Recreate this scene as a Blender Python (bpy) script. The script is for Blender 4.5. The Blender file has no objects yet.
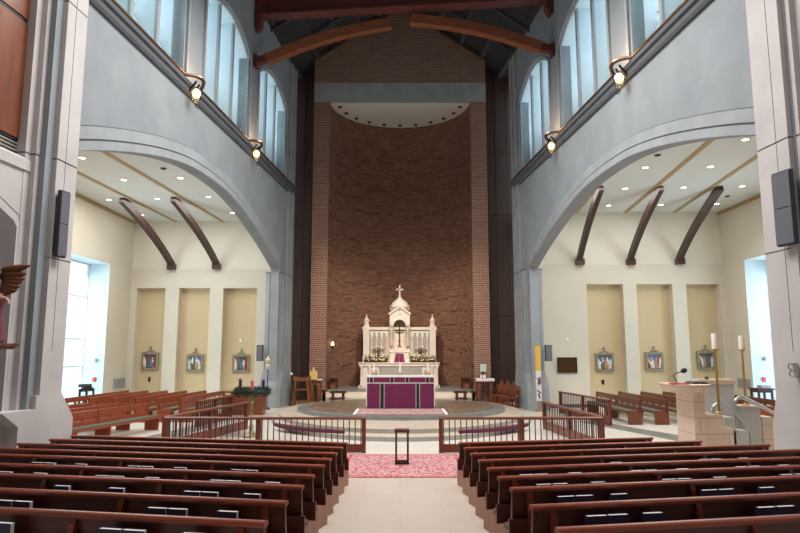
import bpy, bmesh, math, random
from mathutils import Vector, Matrix
random.seed(7)
SC = bpy.context.scene
COL = SC.collection
PI = math.pi
# ------------------------------------------------------------------ camera model (photo frame 800x533)
F = 625.0
T = math.atan(83.5 / F)
CT, ST = math.cos(T), math.sin(T)
EZ = 2.62                                   # eye above the flat floor in front of the sanctuary


def ray(px, py):
    a = (px - 400) / F
    b = (266.5 - py) / F
    return (a, CT - b * ST, ST + b * CT)


def onz(px, py, z):
    r = ray(px, py)
    k = (z - EZ) / r[2]
    return Vector((r[0] * k, r[1] * k, z))


def ony(px, py, Y):
    r = ray(px, py)
    k = Y / r[1]
    return Vector((r[0] * k, Y, EZ + r[2] * k))


def onx(px, py, X):
    r = ray(px, py)
    k = X / r[0]
    return Vector((X, r[1] * k, EZ + r[2] * k))


# ------------------------------------------------------------------ node materials
def new_mat(name):
    m = bpy.data.materials.new(name)
    m.use_nodes = True
    nt = m.node_tree
    b = nt.nodes['Principled BSDF']
    return m, nt, b


def lin(c):
    return tuple(((x / 255) / 12.92 if x / 255 <= 0.04045 else ((x / 255 + 0.055) / 1.055) ** 2.4) for x in c) + (1,)


def mat(name, rgb, rough=0.6, var=0.12, scale=3.0, bump=0.0, metal=0.0, stretch=(1, 1, 1), detail=6, emit=None, estr=0, spec=0.5, uv=False):
    """plain stuff with a soft noise mottling (rgb as sRGB 0-255)"""
    m, nt, b = new_mat(name)
    N = nt.nodes
    tc = N.new('ShaderNodeTexCoord')
    mp = N.new('ShaderNodeMapping')
    mp.inputs['Scale'].default_value = stretch
    nz = N.new('ShaderNodeTexNoise')
    nz.inputs['Scale'].default_value = scale
    nz.inputs['Detail'].default_value = detail
    cr = N.new('ShaderNodeValToRGB')
    c = lin(rgb)
    cr.color_ramp.elements[0].position = 0.3
    cr.color_ramp.elements[1].position = 0.7
    cr.color_ramp.elements[0].color = tuple(x * (1 - var) for x in c[:3]) + (1,)
    cr.color_ramp.elements[1].color = tuple(min(1, x * (1 + var)) for x in c[:3]) + (1,)
    nt.links.new(tc.outputs['UV' if uv else 'Object'], mp.inputs['Vector'])
    nt.links.new(mp.outputs[0], nz.inputs['Vector'])
    nt.links.new(nz.outputs['Fac'], cr.inputs[0])
    nt.links.new(cr.outputs[0], b.inputs['Base Color'])
    b.inputs['Roughness'].default_value = rough
    b.inputs['Metallic'].default_value = metal
    b.inputs['Specular IOR Level'].default_value = spec
    if bump:
        bp = N.new('ShaderNodeBump')
        bp.inputs['Strength'].default_value = bump
        bp.inputs['Distance'].default_value = 0.02
        nt.links.new(nz.outputs['Fac'], bp.inputs['Height'])
        nt.links.new(bp.outputs[0], b.inputs['Normal'])
    if emit:
        b.inputs['Emission Color'].default_value = lin(emit)
        b.inputs['Emission Strength'].default_value = estr
    return m


def wood(name, rgb, rough=0.35, var=0.35, stretch=(0.6, 9, 9), spec=0.5):
    return mat(name, rgb, rough, var, 2.2, 0.05, 0, stretch, 8, spec=spec)


def brick(name, c1, c2, mortar, bw=0.21, rh=0.075, ms=0.012, big=0.35, bump=0.5, squash=1.0):
    m, nt, b = new_mat(name)
    N = nt.nodes
    tc = N.new('ShaderNodeTexCoord')
    br = N.new('ShaderNodeTexBrick')
    br.inputs['Scale'].default_value = 1.0
    br.inputs['Brick Width'].default_value = bw
    br.inputs['Row Height'].default_value = rh
    br.inputs['Mortar Size'].default_value = ms
    br.inputs['Mortar Smooth'].default_value = 0.3
    br.inputs['Bias'].default_value = 0.0
    br.inputs['Color1'].default_value = lin(c1)
    br.inputs['Color2'].default_value = lin(c2)
    br.inputs['Mortar'].default_value = lin(mortar)
    nz = N.new('ShaderNodeTexNoise')
    nz.inputs['Scale'].default_value = 0.9
    nz.inputs['Detail'].default_value = 5
    mp = N.new('ShaderNodeMapping')
    mp.inputs['Scale'].default_value = (1.3, 9.0, 1)
    cr = N.new('ShaderNodeValToRGB')
    cr.color_ramp.elements[0].position = 0.25
    cr.color_ramp.elements[1].position = 0.75
    cr.color_ramp.elements[0].color = (1 - big, 1 - big, 1 - big, 1)
    cr.color_ramp.elements[1].color = (1 + big, 1 + big, 1 + big, 1)
    mx = N.new('ShaderNodeMix')
    mx.data_type = 'RGBA'
    mx.blend_type = 'MULTIPLY'
    mx.inputs['Factor'].default_value = 1
    nt.links.new(tc.outputs['UV'], br.inputs['Vector'])
    nt.links.new(tc.outputs['UV'], mp.inputs['Vector'])
    nt.links.new(mp.outputs[0], nz.inputs['Vector'])
    nt.links.new(nz.outputs['Fac'], cr.inputs[0])
    nt.links.new(br.outputs['Color'], mx.inputs['A'])
    nt.links.new(cr.outputs[0], mx.inputs['B'])
    nt.links.new(mx.outputs['Result'], b.inputs['Base Color'])
    b.inputs['Roughness'].default_value = 0.85
    bp = N.new('ShaderNodeBump')
    bp.inputs['Strength'].default_value = bump
    bp.inputs['Distance'].default_value = 0.01
    bp.invert = True
    nt.links.new(br.outputs['Fac'], bp.inputs['Height'])
    nt.links.new(bp.outputs[0], b.inputs['Normal'])
    return m


def tile(name, c1, c2, joint, w, h, ms=0.006, rough=0.3, offset=0.5, var=0.1, upright=False):
    """stone flags: brick node on world-scaled object coordinates"""
    m, nt, b = new_mat(name)
    N = nt.nodes
    tc = N.new('ShaderNodeTexCoord')
    br = N.new('ShaderNodeTexBrick')
    br.offset = offset
    br.inputs['Scale'].default_value = 1.0
    br.inputs['Brick Width'].default_value = w
    br.inputs['Row Height'].default_value = h
    br.inputs['Mortar Size'].default_value = ms
    br.inputs['Color1'].default_value = lin(c1)
    br.inputs['Color2'].default_value = lin(c2)
    br.inputs['Mortar'].default_value = lin(joint)
    nz = N.new('ShaderNodeTexNoise')
    nz.inputs['Scale'].default_value = 2.5
    nz.inputs['Detail'].default_value = 8
    cr = N.new('ShaderNodeValToRGB')
    cr.color_ramp.elements[0].position = 0.3
    cr.color_ramp.elements[1].position = 0.7
    cr.color_ramp.elements[0].color = (1 - var,) * 3 + (1,)
    cr.color_ramp.elements[1].color = (1 + var,) * 3 + (1,)
    mx = N.new('ShaderNodeMix')
    mx.data_type = 'RGBA'
    mx.blend_type = 'MULTIPLY'
    mx.inputs['Factor'].default_value = 1
    if upright:
        mp = N.new('ShaderNodeMapping')
        mp.inputs['Rotation'].default_value = (PI / 2, 0, 0)
        nt.links.new(tc.outputs['Object'], mp.inputs['Vector'])
        nt.links.new(mp.outputs[0], br.inputs['Vector'])
    else:
        nt.links.new(tc.outputs['Object'], br.inputs['Vector'])
    nt.links.new(tc.outputs['Object'], nz.inputs['Vector'])
    nt.links.new(nz.outputs['Fac'], cr.inputs[0])
    nt.links.new(br.outputs['Color'], mx.inputs['A'])
    nt.links.new(cr.outputs[0], mx.inputs['B'])
    nt.links.new(mx.outputs['Result'], b.inputs['Base Color'])
    b.inputs['Roughness'].default_value = rough
    return m


def rugmat(name, field, light, dark, scale=9, rough=0.95):
    m, nt, b = new_mat(name)
    N = nt.nodes
    tc = N.new('ShaderNodeTexCoord')
    vo = N.new('ShaderNodeTexVoronoi')
    vo.inputs['Scale'].default_value = scale
    nz = N.new('ShaderNodeTexNoise')
    nz.inputs['Scale'].default_value = scale * 0.7
    nz.inputs['Detail'].default_value = 7
    ad = N.new('ShaderNodeMath')
    ad.operation = 'ADD'
    cr = N.new('ShaderNodeValToRGB')
    e = cr.color_ramp.elements
    e[0].position = 0.42
    e[0].color = lin(dark)
    e[1].position = 1.05
    e[1].color = lin(light)
    k = e.new(0.62)
    k.color = lin(field)
    k = e.new(0.86)
    k.color = lin(field)
    nt.links.new(tc.outputs['Object'], vo.inputs['Vector'])
    nt.links.new(tc.outputs['Object'], nz.inputs['Vector'])
    nt.links.new(vo.outputs['Distance'], ad.inputs[0])
    nt.links.new(nz.outputs['Fac'], ad.inputs[1])
    nt.links.new(ad.outputs[0], cr.inputs[0])
    nt.links.new(cr.outputs[0], b.inputs['Base Color'])
    b.inputs['Roughness'].default_value = rough
    return m


def glass(name, tint=(0.93, 0.97, 1.0), gl=0.06):
    m, nt, b = new_mat(name)
    N = nt.nodes
    nt.nodes.remove(b)
    tr = N.new('ShaderNodeBsdfTransparent')
    tr.inputs[0].default_value = tint + (1,)
    g = N.new('ShaderNodeBsdfGlossy')
    g.inputs['Roughness'].default_value = 0.05
    mx = N.new('ShaderNodeMixShader')
    mx.inputs[0].default_value = gl
    nt.links.new(tr.outputs[0], mx.inputs[1])
    nt.links.new(g.outputs[0], mx.inputs[2])
    nt.links.new(mx.outputs[0], N['Material Output'].inputs[0])
    return m


M = {}
M['plaster'] = mat('window_tinted_plaster', (145, 152, 157), 0.85, 0.10, 0.9, 0.05)  # blue cast of the window light put into the wall colour
M['stone'] = mat('limestone', (198, 193, 192), 0.75, 0.08, 1.3, 0.06)
M['stone_dark'] = mat('dark_joint', (88, 92, 98), 0.85, 0.06, 2)
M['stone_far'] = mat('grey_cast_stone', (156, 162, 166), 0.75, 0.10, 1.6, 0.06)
M['cream'] = mat('cream_plaster', (222, 214, 197), 0.9, 0.02, 1.0)
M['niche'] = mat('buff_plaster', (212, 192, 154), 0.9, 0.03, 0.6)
M['white_wall'] = mat('white_plaster', (232, 226, 210), 0.9, 0.02, 1.0)
M['reveal'] = mat('window_reveal_white', (198, 214, 220), 0.85, 0.03, 1.2)
M['ceil'] = mat('white_ceiling', (222, 223, 218), 0.9, 0.015, 1.0)
M['strip'] = mat('tan_ceiling_strip', (176, 150, 108), 0.7, 0.08, 3)
M['roof'] = mat('dark_roof_boards', (52, 50, 54), 0.8, 0.2, 2.0, 0, 0, (6, 0.4, 1))
M['purlin'] = mat('charcoal_purlin', (66, 64, 68), 0.7, 0.1, 2)
M['truss'] = mat('oxide_red_beam', (100, 50, 44), 0.55, 0.15, 1.5, 0.03)
M['glulam'] = wood('honey_laminated_wood', (130, 76, 48), 0.5, 0.22, (1.0, 6, 6))
M['brace'] = wood('dark_brown_brace_wood', (66, 44, 36), 0.5, 0.25, (1.0, 5, 5))
M['panel'] = wood('walnut_wall_panel', (54, 37, 32), 0.45, 0.3, (4, 4, 0.3))
M['panel_red'] = wood('mahogany_screen', (128, 70, 44), 0.35, 0.25, (3, 3, 0.4))
M['bronze'] = mat('bronze_pipe', (120, 96, 78), 0.35, 0.15, 4, 0, 0.8)
M['brick'] = brick('apse_brick', (150, 104, 80), (118, 80, 64), (112, 88, 76), 0.24, 0.08, 0.014, 0.28)
M['brick_pier'] = brick('pier_brick', (112, 74, 60), (96, 62, 52), (172, 138, 118), 0.19, 0.09, 0.02, 0.2)
M['brick_gable'] = brick('gable_brick', (122, 90, 76), (104, 74, 64), (164, 136, 120), 0.19, 0.09, 0.018, 0.2)
M['lintel'] = mat('weathered_concrete', (150, 156, 152), 0.8, 0.14, 1.4, 0.05)
M['pew'] = wood('cherry_pew_wood', (134, 60, 38), 0.28, 0.3)
M['pew_back'] = wood('shaded_cherry_back', (86, 37, 27), 0.35, 0.3)  # darker copy of the pew cherry, shade on the backs put into the colour
M['pew_end'] = wood('pew_end_wood', (150, 94, 66), 0.4, 0.22, (2, 2, 0.5))
M['cushion'] = mat('grey_green_cushion', (98, 96, 84), 0.95, 0.2, 30, 0.2)
M['pew_side'] = wood('walnut_pew_wood', (116, 66, 46), 0.35, 0.3)
M['pew_orange'] = wood('russet_pew_wood', (150, 72, 42), 0.35, 0.28)
M['rail'] = wood('dark_cherry_rail', (112, 54, 40), 0.3, 0.25)
M['rail_dark'] = wood('dark_baluster_wood', (72, 38, 32), 0.4, 0.25, (4, 4, 0.4))
M['navy'] = mat('navy_book_cover', (38, 40, 74), 0.5, 0.12, 8)
M['page'] = mat('white_page_edges', (232, 226, 224), 0.8, 0.06, 40, 0, 0, (1, 1, 8))
M['gilt'] = mat('pale_cover_stamp', (178, 178, 200), 0.4, 0.05, 4)
M['marble'] = mat('cream_marble', (222, 210, 196), 0.35, 0.05, 1.6)
M['marble_white'] = mat('white_marble', (222, 211, 198), 0.4, 0.04, 3, 0.02)
M['marble_shadow'] = mat('shaded_marble_relief', (160, 154, 146), 0.5, 0.1, 6, 0.1)  # greyer marble copy, shade of niches and carving put into the colour
M['marble_grey'] = mat('blue_grey_marble', (128, 132, 130), 0.3, 0.16, 3)
M['step_shade'] = mat('shaded_step_riser', (166, 163, 156), 0.5, 0.06, 3)  # risers' shade under overhead light put into the colour
M['floor_nave'] = tile('pale_stone_flags', (200, 187, 176), (195, 182, 171), (170, 155, 144), 1.3, 0.95, 0.005, 0.32, 0.5, 0.04)
M['floor_white'] = tile('white_terrazzo', (220, 214, 204), (214, 207, 196), (196, 188, 176), 1.2, 1.2, 0.005, 0.3, 0.0, 0.04)
M['floor_sanct'] = tile('sanctuary_marble', (214, 200, 182), (206, 192, 172), (186, 172, 152), 0.9, 0.9, 0.006, 0.3, 0.5, 0.06)
M['floor_disk'] = tile('brown_flagstone', (128, 104, 82), (106, 88, 76), (176, 156, 122), 1.1, 0.8, 0.02, 0.35, 0.3, 0.12)
M['path'] = tile('grey_slate_path', (122, 122, 116), (112, 114, 110), (140, 138, 130), 0.6, 0.6, 0.006, 0.35, 0.0, 0.15)
M['rug'] = rugmat('red_persian_wool', (158, 66, 78), (190, 146, 148), (112, 34, 48), 13)
M['rug_border'] = rugmat('red_rug_border', (160, 62, 64), (190, 120, 118), (120, 36, 44), 14)
M['rug_pale'] = rugmat('pale_rose_wool', (150, 96, 100), (188, 156, 150), (108, 58, 68), 12)
M['purple'] = mat('purple_damask', (106, 26, 74), 0.75, 0.14, 12, 0.1)
M['purple_dark'] = mat('plum_cushion', (96, 34, 62), 0.85, 0.12, 10)
M['black'] = mat('black_band', (18, 17, 20), 0.7, 0.1, 10)
M['silverband'] = mat('silver_braid', (178, 172, 178), 0.6, 0.1, 12)
M['linen'] = mat('white_linen', (238, 232, 232), 0.85, 0.03, 8)
M['gold'] = mat('gilded_metal', (206, 168, 96), 0.35, 0.1, 5, 0, 0.75)
M['brass'] = mat('aged_brass', (176, 146, 84), 0.4, 0.12, 5, 0, 0.7)
M['bronze_dark'] = mat('dark_bronze', (96, 66, 40), 0.4, 0.15, 6, 0, 0.7)
M['steel'] = mat('brushed_steel', (196, 198, 202), 0.28, 0.06, 6, 0, 0.9)
M['blackmetal'] = mat('black_metal', (26, 26, 28), 0.45, 0.1, 6)
M['grill'] = mat('grey_speaker_cloth', (104, 106, 114), 0.8, 0.08, 40)
M['grillside'] = mat('charcoal_speaker_case', (58, 60, 68), 0.6, 0.08, 6)
M['wax'] = mat('ivory_wax', (240, 228, 218), 0.5, 0.02, 3)
M['wax_purple'] = mat('purple_wax', (58, 40, 92), 0.5, 0.05, 3)
M['wax_pink'] = mat('rose_wax', (206, 92, 118), 0.5, 0.05, 3)
M['green'] = mat('evergreen_sprigs', (40, 52, 38), 0.8, 0.4, 20)
M['green2'] = mat('flower_leaves', (74, 82, 52), 0.8, 0.4, 20)
M['petal'] = mat('cream_petals', (226, 214, 178), 0.7, 0.1, 15)
M['orange_wood'] = wood('honey_oak', (126, 78, 44), 0.4, 0.25, (3, 3, 0.5))
M['dark_wood'] = wood('dark_mahogany', (74, 38, 30), 0.4, 0.25, (3, 3, 0.5))
M['ltgold'] = mat('pale_gold_cloth', (226, 196, 122), 0.6, 0.08, 8)
M['frame'] = mat('pewter_gilt_frame', (150, 140, 116), 0.5, 0.12, 8, 0.05, 0.3)
M['white_paint'] = mat('white_enamel', (236, 236, 236), 0.5, 0.02, 3)
M['vent'] = mat('grey_grille', (168, 168, 166), 0.6, 0.03, 3)
M['red'] = mat('red_plastic', (196, 60, 54), 0.5, 0.05, 4)
M['lamp_on'] = mat('lit_lamp_glass', (255, 236, 210), 0.5, 0.0, 1, emit=(255, 206, 150), estr=2.2)
M['down_on'] = mat('lit_downlight_lens', (255, 250, 240), 0.5, 0.0, 1, emit=(255, 244, 226), estr=5)
M['flame'] = mat('lit_candle_bulb', (255, 240, 210), 0.5, 0, 1, emit=(255, 222, 160), estr=10)
M['glass'] = glass('window_glass')
M['lampglass'] = glass('clear_lamp_bowl', (0.95, 0.93, 0.9), 0.15)
M['ambo'] = tile('ambo_limestone', (226, 204, 184), (220, 196, 176), (186, 162, 142), 1.1, 0.36, 0.01, 0.55, 0.4, 0.04, upright=True)
M['ambo_grey'] = mat('honed_grey_limestone', (196, 194, 192), 0.55, 0.06, 2.0)
M['wing'] = mat('carved_bronzed_wing', (112, 62, 36), 0.5, 0.35, 9, 0.3, 0.2)
M['skin_paint'] = mat('painted_flesh', (206, 150, 132), 0.6, 0.06, 8)
M['robe'] = mat('painted_grey_robe', (122, 116, 122), 0.7, 0.2, 6, 0.2)
M['robe_red'] = mat('painted_maroon_mantle', (116, 62, 72), 0.7, 0.2, 6, 0.2)
M['banner_w'] = mat('white_banner_cloth', (226, 222, 220), 0.85, 0.04, 6)
M['banner_y'] = mat('golden_banner_cloth', (222, 182, 84), 0.85, 0.06, 6)
M['banner_b'] = mat('blue_grey_banner_figure', (84, 78, 96), 0.85, 0.1, 6)
M['banner_r'] = mat('red_banner_figure', (168, 70, 62), 0.85, 0.1, 6)
M['screen'] = mat('pale_screen_face', (196, 206, 200), 0.5, 0.05, 5)
M['baseb'] = mat('dark_grey_baseboard', (92, 96, 100), 0.6, 0.05, 3)
M['pebble'] = mat('relief_blue', (92, 112, 140), 0.6, 0.15, 10)
M['rel_white'] = mat('relief_white', (222, 216, 210), 0.6, 0.1, 10)
M['rel_red'] = mat('relief_red', (160, 58, 54), 0.6, 0.15, 10)
M['rel_green'] = mat('relief_green', (84, 104, 84), 0.6, 0.15, 10)
M['rel_tan'] = mat('relief_tan', (186, 140, 112), 0.6, 0.15, 10)
M['brick_dark'] = mat('dark_proud_brick', (96, 66, 54), 0.85, 0.2, 6)
M['rel_dark'] = mat('relief_ground', (92, 88, 88), 0.6, 0.2, 12)
M['brass_dim'] = mat('dull_brass', (158, 146, 112), 0.45, 0.15, 7, 0, 0.5)
M['finial'] = mat('pale_gilt', (214, 204, 180), 0.5, 0.1, 7)
M['recess'] = mat('painted_recess_shade', (96, 90, 92), 0.85, 0.1, 2)  # darkness of the recess painted as a stone colour
M['veil'] = mat('purple_tabernacle_veil', (122, 24, 92), 0.75, 0.12, 10)
M['sage'] = mat('painted_sage_tracery', (150, 172, 148), 0.6, 0.1, 8)


# ------------------------------------------------------------------ mesh builder
class MB:
    def __init__(s):
        s.v = []
        s.f = []
        s.uv = None

    def add(s, verts, faces):
        o = len(s.v)
        s.v += [Vector(p) for p in verts]
        s.f += [[i + o for i in f] for f in faces]
        return s

    def box(s, x0, x1, y0, y1, z0, z1):
        return s.add([(x0, y0, z0), (x1, y0, z0), (x1, y1, z0), (x0, y1, z0), (x0, y0, z1), (x1, y0, z1), (x1, y1, z1), (x0, y1, z1)],
                     [(0, 3, 2, 1), (4, 5, 6, 7), (0, 1, 5, 4), (1, 2, 6, 5), (2, 3, 7, 6), (3, 0, 4, 7)])

    def cbox(s, c, d):
        return s.box(c[0] - d[0] / 2, c[0] + d[0] / 2, c[1] - d[1] / 2, c[1] + d[1] / 2, c[2] - d[2] / 2, c[2] + d[2] / 2)

    def prism(s, poly, fn, t0, t1):
        """poly: list of (a,b); fn(a,b,t)->xyz"""
        n = len(poly)
        vs = [fn(a, b, t0) for a, b in poly] + [fn(a, b, t1) for a, b in poly]
        fs = [list(range(n))[::-1], list(range(n, 2 * n))] + [[i, (i + 1) % n, n + (i + 1) % n, n + i] for i in range(n)]
        return s.add(vs, fs)

    def loft(s, rings, cap=True):
        n = len(rings[0])
        vs = [p for r in rings for p in r]
        fs = []
        for k in range(len(rings) - 1):
            for i in range(n):
                fs.append([k * n + i, k * n + (i + 1) % n, (k + 1) * n + (i + 1) % n, (k + 1) * n + i])
        if cap:
            fs.append(list(range(n))[::-1])
            fs.append(list(range((len(rings) - 1) * n, len(rings) * n)))
        return s.add(vs, fs)

    def lathe(s, prof, c=(0, 0, 0), n=16, sx=1, sy=1):
        rings = []
        for r, z in prof:
            rings.append([(c[0] + sx * max(r, 1e-4) * math.cos(2 * PI * i / n), c[1] + sy * max(r, 1e-4) * math.sin(2 * PI * i / n), c[2] + z) for i in range(n)])
        return s.loft(rings)

    def tube(s, path, r, n=8, closed=False, flat=1.0):
        pts = [Vector(p) for p in path]
        rings = []
        N = len(pts)
        prev = None
        for i, p in enumerate(pts):
            if closed:
                d = pts[(i + 1) % N] - pts[i - 1]
            else:
                d = pts[min(i + 1, N - 1)] - pts[max(i - 1, 0)]
            d.normalize()
            ref = Vector((0, 0, 1)) if abs(d.z) < 0.95 else Vector((1, 0, 0))
            a = d.cross(ref).normalized()
            if prev is not None and a.dot(prev) < 0:
                a = -a
            prev = a
            b = a.cross(d).normalized()
            rr = r[i] if isinstance(r, (list, tuple)) else r
            rings.append([p + a * rr * math.cos(2 * PI * k / n) + b * rr * flat * math.sin(2 * PI * k / n) for k in range(n)])
        if closed:
            rings.append(rings[0])
            return s.loft(rings, False)
        return s.loft(rings)

    def bar(s, p, q, w, h, up=(0, 0, 1)):
        """rectangular bar p->q, w across, h along 'up'"""
        p, q = Vector(p), Vector(q)
        d = (q - p).normalized()
        a = d.cross(Vector(up))
        if a.length < 1e-5:
            a = d.cross(Vector((1, 0, 0)))
        a.normalize()
        b = a.cross(d).normalized()
        R = lambda c: [c + a * w / 2 + b * h / 2, c - a * w / 2 + b * h / 2, c - a * w / 2 - b * h / 2, c + a * w / 2 - b * h / 2]
        return s.loft([R(p), R(q)])

    def ball(s, c, r, n=10, m=7, sc=(1, 1, 1)):
        prof = [(r * math.sin(PI * k / m), -r * math.cos(PI * k / m)) for k in range(m + 1)]
        rings = []
        for rr, z in prof:
            rr = max(rr, 1e-4)
            rings.append([(c[0] + sc[0] * rr * math.cos(2 * PI * i / n), c[1] + sc[1] * rr * math.sin(2 * PI * i / n), c[2] + sc[2] * z) for i in range(n)])
        return s.loft(rings)

    def build(s, name, material, parent=None, off=None, smooth=False, uvfn=None, bevel=0):
        me = bpy.data.meshes.new(name)
        o_ = Vector(off) if off is not None else Vector((0, 0, 0))
        me.from_pydata([v - o_ for v in s.v], [], s.f)
        bm = bmesh.new()
        bm.from_mesh(me)
        bmesh.ops.recalc_face_normals(bm, faces=bm.faces)
        if uvfn:
            lay = bm.loops.layers.uv.new('UVMap')
            for f in bm.faces:
                for l in f.loops:
                    l[lay].uv = uvfn(l.vert.co, f.normal)
        bm.to_mesh(me)
        bm.free()
        if smooth:
            for p in me.polygons:
                p.use_smooth = True
            me.set_sharp_from_angle(angle=math.radians(smooth if smooth > 1 else 40))
        me.materials.append(material)
        ob = bpy.data.objects.new(name, me)
        COL.objects.link(ob)
        if parent is not None:
            ob.parent = parent
        if bevel:
            bv = ob.modifiers.new('edge', 'BEVEL')
            bv.width = bevel
            bv.segments = 2
            bv.limit_method = 'ANGLE'
        return ob


def thing(name, label, cat, loc=(0, 0, 0), rotz=0, group=None):
    o = bpy.data.objects.new(name, None)
    o.empty_display_size = 0.2
    COL.objects.link(o)
    o.location = loc
    o.rotation_euler = (0, 0, rotz)
    tag(o, label, cat, group)
    return o


def tag(o, label, cat, group=None):
    o['label'] = label
    o['category'] = cat
    if group:
        o['group'] = group
    return o


def struct(o):
    o['kind'] = 'structure'
    return o


def dup(root, loc, rotz=None, label=None, group=None):
    r = root.copy()
    COL.objects.link(r)
    r.location = loc
    if rotz is not None:
        r.rotation_euler = (0, 0, rotz)
    if label:
        r['label'] = label
    if group:
        r['group'] = group
    for ch in list(root.children):
        c = ch.copy()
        COL.objects.link(c)
        c.parent = r
        for g in list(ch.children):
            d = g.copy()
            COL.objects.link(d)
            d.parent = c
    return r


def holed(outer, holes, thick):
    """2D plate with holes -> (verts, faces) in (a,b,t), t in [-thick,0]"""
    cu = bpy.data.curves.new('tmp', 'CURVE')
    cu.dimensions = '2D'
    cu.fill_mode = 'BOTH'
    cu.extrude = thick / 2
    for poly in [outer] + holes:
        sp = cu.splines.new('POLY')
        sp.points.add(len(poly) - 1)
        for i, (a, b) in enumerate(poly):
            sp.points[i].co = (a, b, 0, 1)
        sp.use_cyclic_u = True
    ob = bpy.data.objects.new('tmp', cu)
    COL.objects.link(ob)
    dg = bpy.context.evaluated_depsgraph_get()
    me = bpy.data.meshes.new_from_object(ob.evaluated_get(dg))
    vs = [tuple(v.co) for v in me.vertices]
    fs = [list(p.vertices) for p in me.polygons]
    bpy.data.objects.remove(ob)
    bpy.data.curves.remove(cu)
    bpy.data.meshes.remove(me)
    return [(a, b, t - thick / 2) for a, b, t in vs], fs


def spline(pts, n=6):
    """Catmull-Rom through 2-D points"""
    out = []
    P = [pts[0]] + list(pts) + [pts[-1]]
    for i in range(1, len(P) - 2):
        for k in range(n):
            t = k / n
            q = []
            for j in range(len(pts[0])):
                p0, p1, p2, p3 = P[i - 1][j], P[i][j], P[i + 1][j], P[i + 2][j]
                q.append(0.5 * (2 * p1 + (p2 - p0) * t + (2 * p0 - 5 * p1 + 4 * p2 - p3) * t * t + (3 * p1 - p0 - 3 * p2 + p3) * t ** 3))
            out.append(tuple(q))
    out.append(tuple(pts[-1]))
    return out


ORD = ['first', 'second', 'third', 'fourth', 'fifth', 'sixth', 'seventh', 'eighth', 'ninth', 'tenth', 'eleventh', 'twelfth']

# ================================================================== THE SHELL
WALLP = Vector((-5.36, 28.13, 0))
DX, DY = -0.0841248, -0.9964552            # along the left nave wall, towards the camera (it flares outwards)


def W(side, m, off, z):
    """point on a nave wall: m metres along from the chancel end, off metres into the nave"""
    if side < 0:
        return Vector((WALLP.x + DX * m - DY * off, WALLP.y + DY * m + DX * off, z))
    return Vector((-WALLP.x - DX * m + DY * off, WALLP.y + DY * m + DX * off, z))


def SH(side, v=1.0):
    return v if side > 0 else 0.0          # the right wall's bays sit about a metre nearer


SLOPE, U0, TH = 0.065, 12.9, math.radians(10.3)


def uu(x, y):
    return y * math.cos(TH) - abs(x) * math.sin(TH)


def fl(x, y):
    return SLOPE * max(0.0, U0 - uu(x, y))


def two(ob, material, test):
    ob.data.materials.append(material)
    for p in ob.data.polygons:
        if test(p):
            p.material_index = 1
    return ob


# ---- floors
mb = MB()
nx, ny = 28, 92
for j in range(ny + 1):
    for i in range(nx + 1):
        x = -7 + 14 * i / nx
        y = -7.0 + 23.0 * j / ny
        mb.v.append(Vector((x, y, fl(x, y) + 0.004)))
for j in range(ny):
    for i in range(nx):
        a = j * (nx + 1) + i
        mb.f.append([a, a + 1, a + nx + 2, a + nx + 1])
struct(mb.build('floor', M['floor_nave']))
struct(MB().box(-17, 17, 6, 34, -0.2, 0.0).build('floor', M['floor_white']))
# grey path of slate in the right-hand side area
mb = MB()
mb.prism([(6.55, 23.6), (7.3, 23.6), (9.6, 17.2), (8.5, 17.2)], lambda a, b, t: (a, b, t), 0.0, 0.006)
struct(mb.build('floor', M['path']))
mb = MB()
mb.prism([(-7.2, 22.4), (-6.4, 22.4), (-7.2, 16.2), (-8.3, 16.2)], lambda a, b, t: (a, b, t), 0.0, 0.006)
struct(mb.build('floor', M['path']))


def ellipse(cx, cy, a, b, n=72):
    return [(cx + a * math.cos(2 * PI * i / n), cy + b * math.sin(2 * PI * i / n)) for i in range(n)]


flat = lambda a, b, t: (a, b, t)
side_face = lambda p: abs(p.normal.z) < 0.5
ob = MB().prism(ellipse(0.05, 25.7, 5.0, 7.2), flat, 0, 0.13).build('floor', M['floor_sanct'])
struct(two(ob, M['step_shade'], side_face))
ob = MB().box(-6.0, 6.2, 24.2, 33.9, 0.0, 0.128).build('floor', M['floor_sanct'])
struct(two(ob, M['step_shade'], side_face))
ob = MB().prism(ellipse(0.05, 25.7, 4.75, 6.45), flat, 0.13, 0.26).build('floor', M['floor_sanct'])
struct(two(ob, M['step_shade'], side_face))
# round predella of brown flags with a blue-grey marble edge
ob = MB().prism(ellipse(0.05, 25.7, 4.12, 4.1), flat, 0.26, 0.39).build('floor', M['marble_grey'])
struct(ob)
struct(MB().prism(ellipse(0.05, 25.75, 3.72, 3.7), flat, 0.38, 0.396).build('floor', M['floor_disk']))
# steps below the high altar
ob = MB().box(-3.5, 3.5, 29.35, 33.4, 0.12, 0.46).build('floor', M['marble'])
struct(ob)
ob = MB().box(-3.5, 3.5, 29.75, 33.4, 0.46, 0.74).build('floor', M['marble'])
struct(ob)
struct(MB().box(-3.5, 3.5, 29.70, 33.4, 0.74, 0.79).build('floor', M['marble_grey']))

# ---- nave walls with the great arches and clerestory openings
ARCH = [(0, 8.06), (1.5, 8.0), (3, 7.78), (4.5, 7.44), (6, 7.02), (7.2, 6.62), (8.3, 6.22)]


def arch_line(c, dz=0.0, lim=8.3, dxk=1.0):
    half = spline([(d * dxk, z + dz) for d, z in ARCH], 5)
    half = [p for p in half if p[0] <= lim]
    return [(c - d, z) for d, z in half[::-1]] + [(c + d, z) for d, z in half[1:]]


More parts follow.
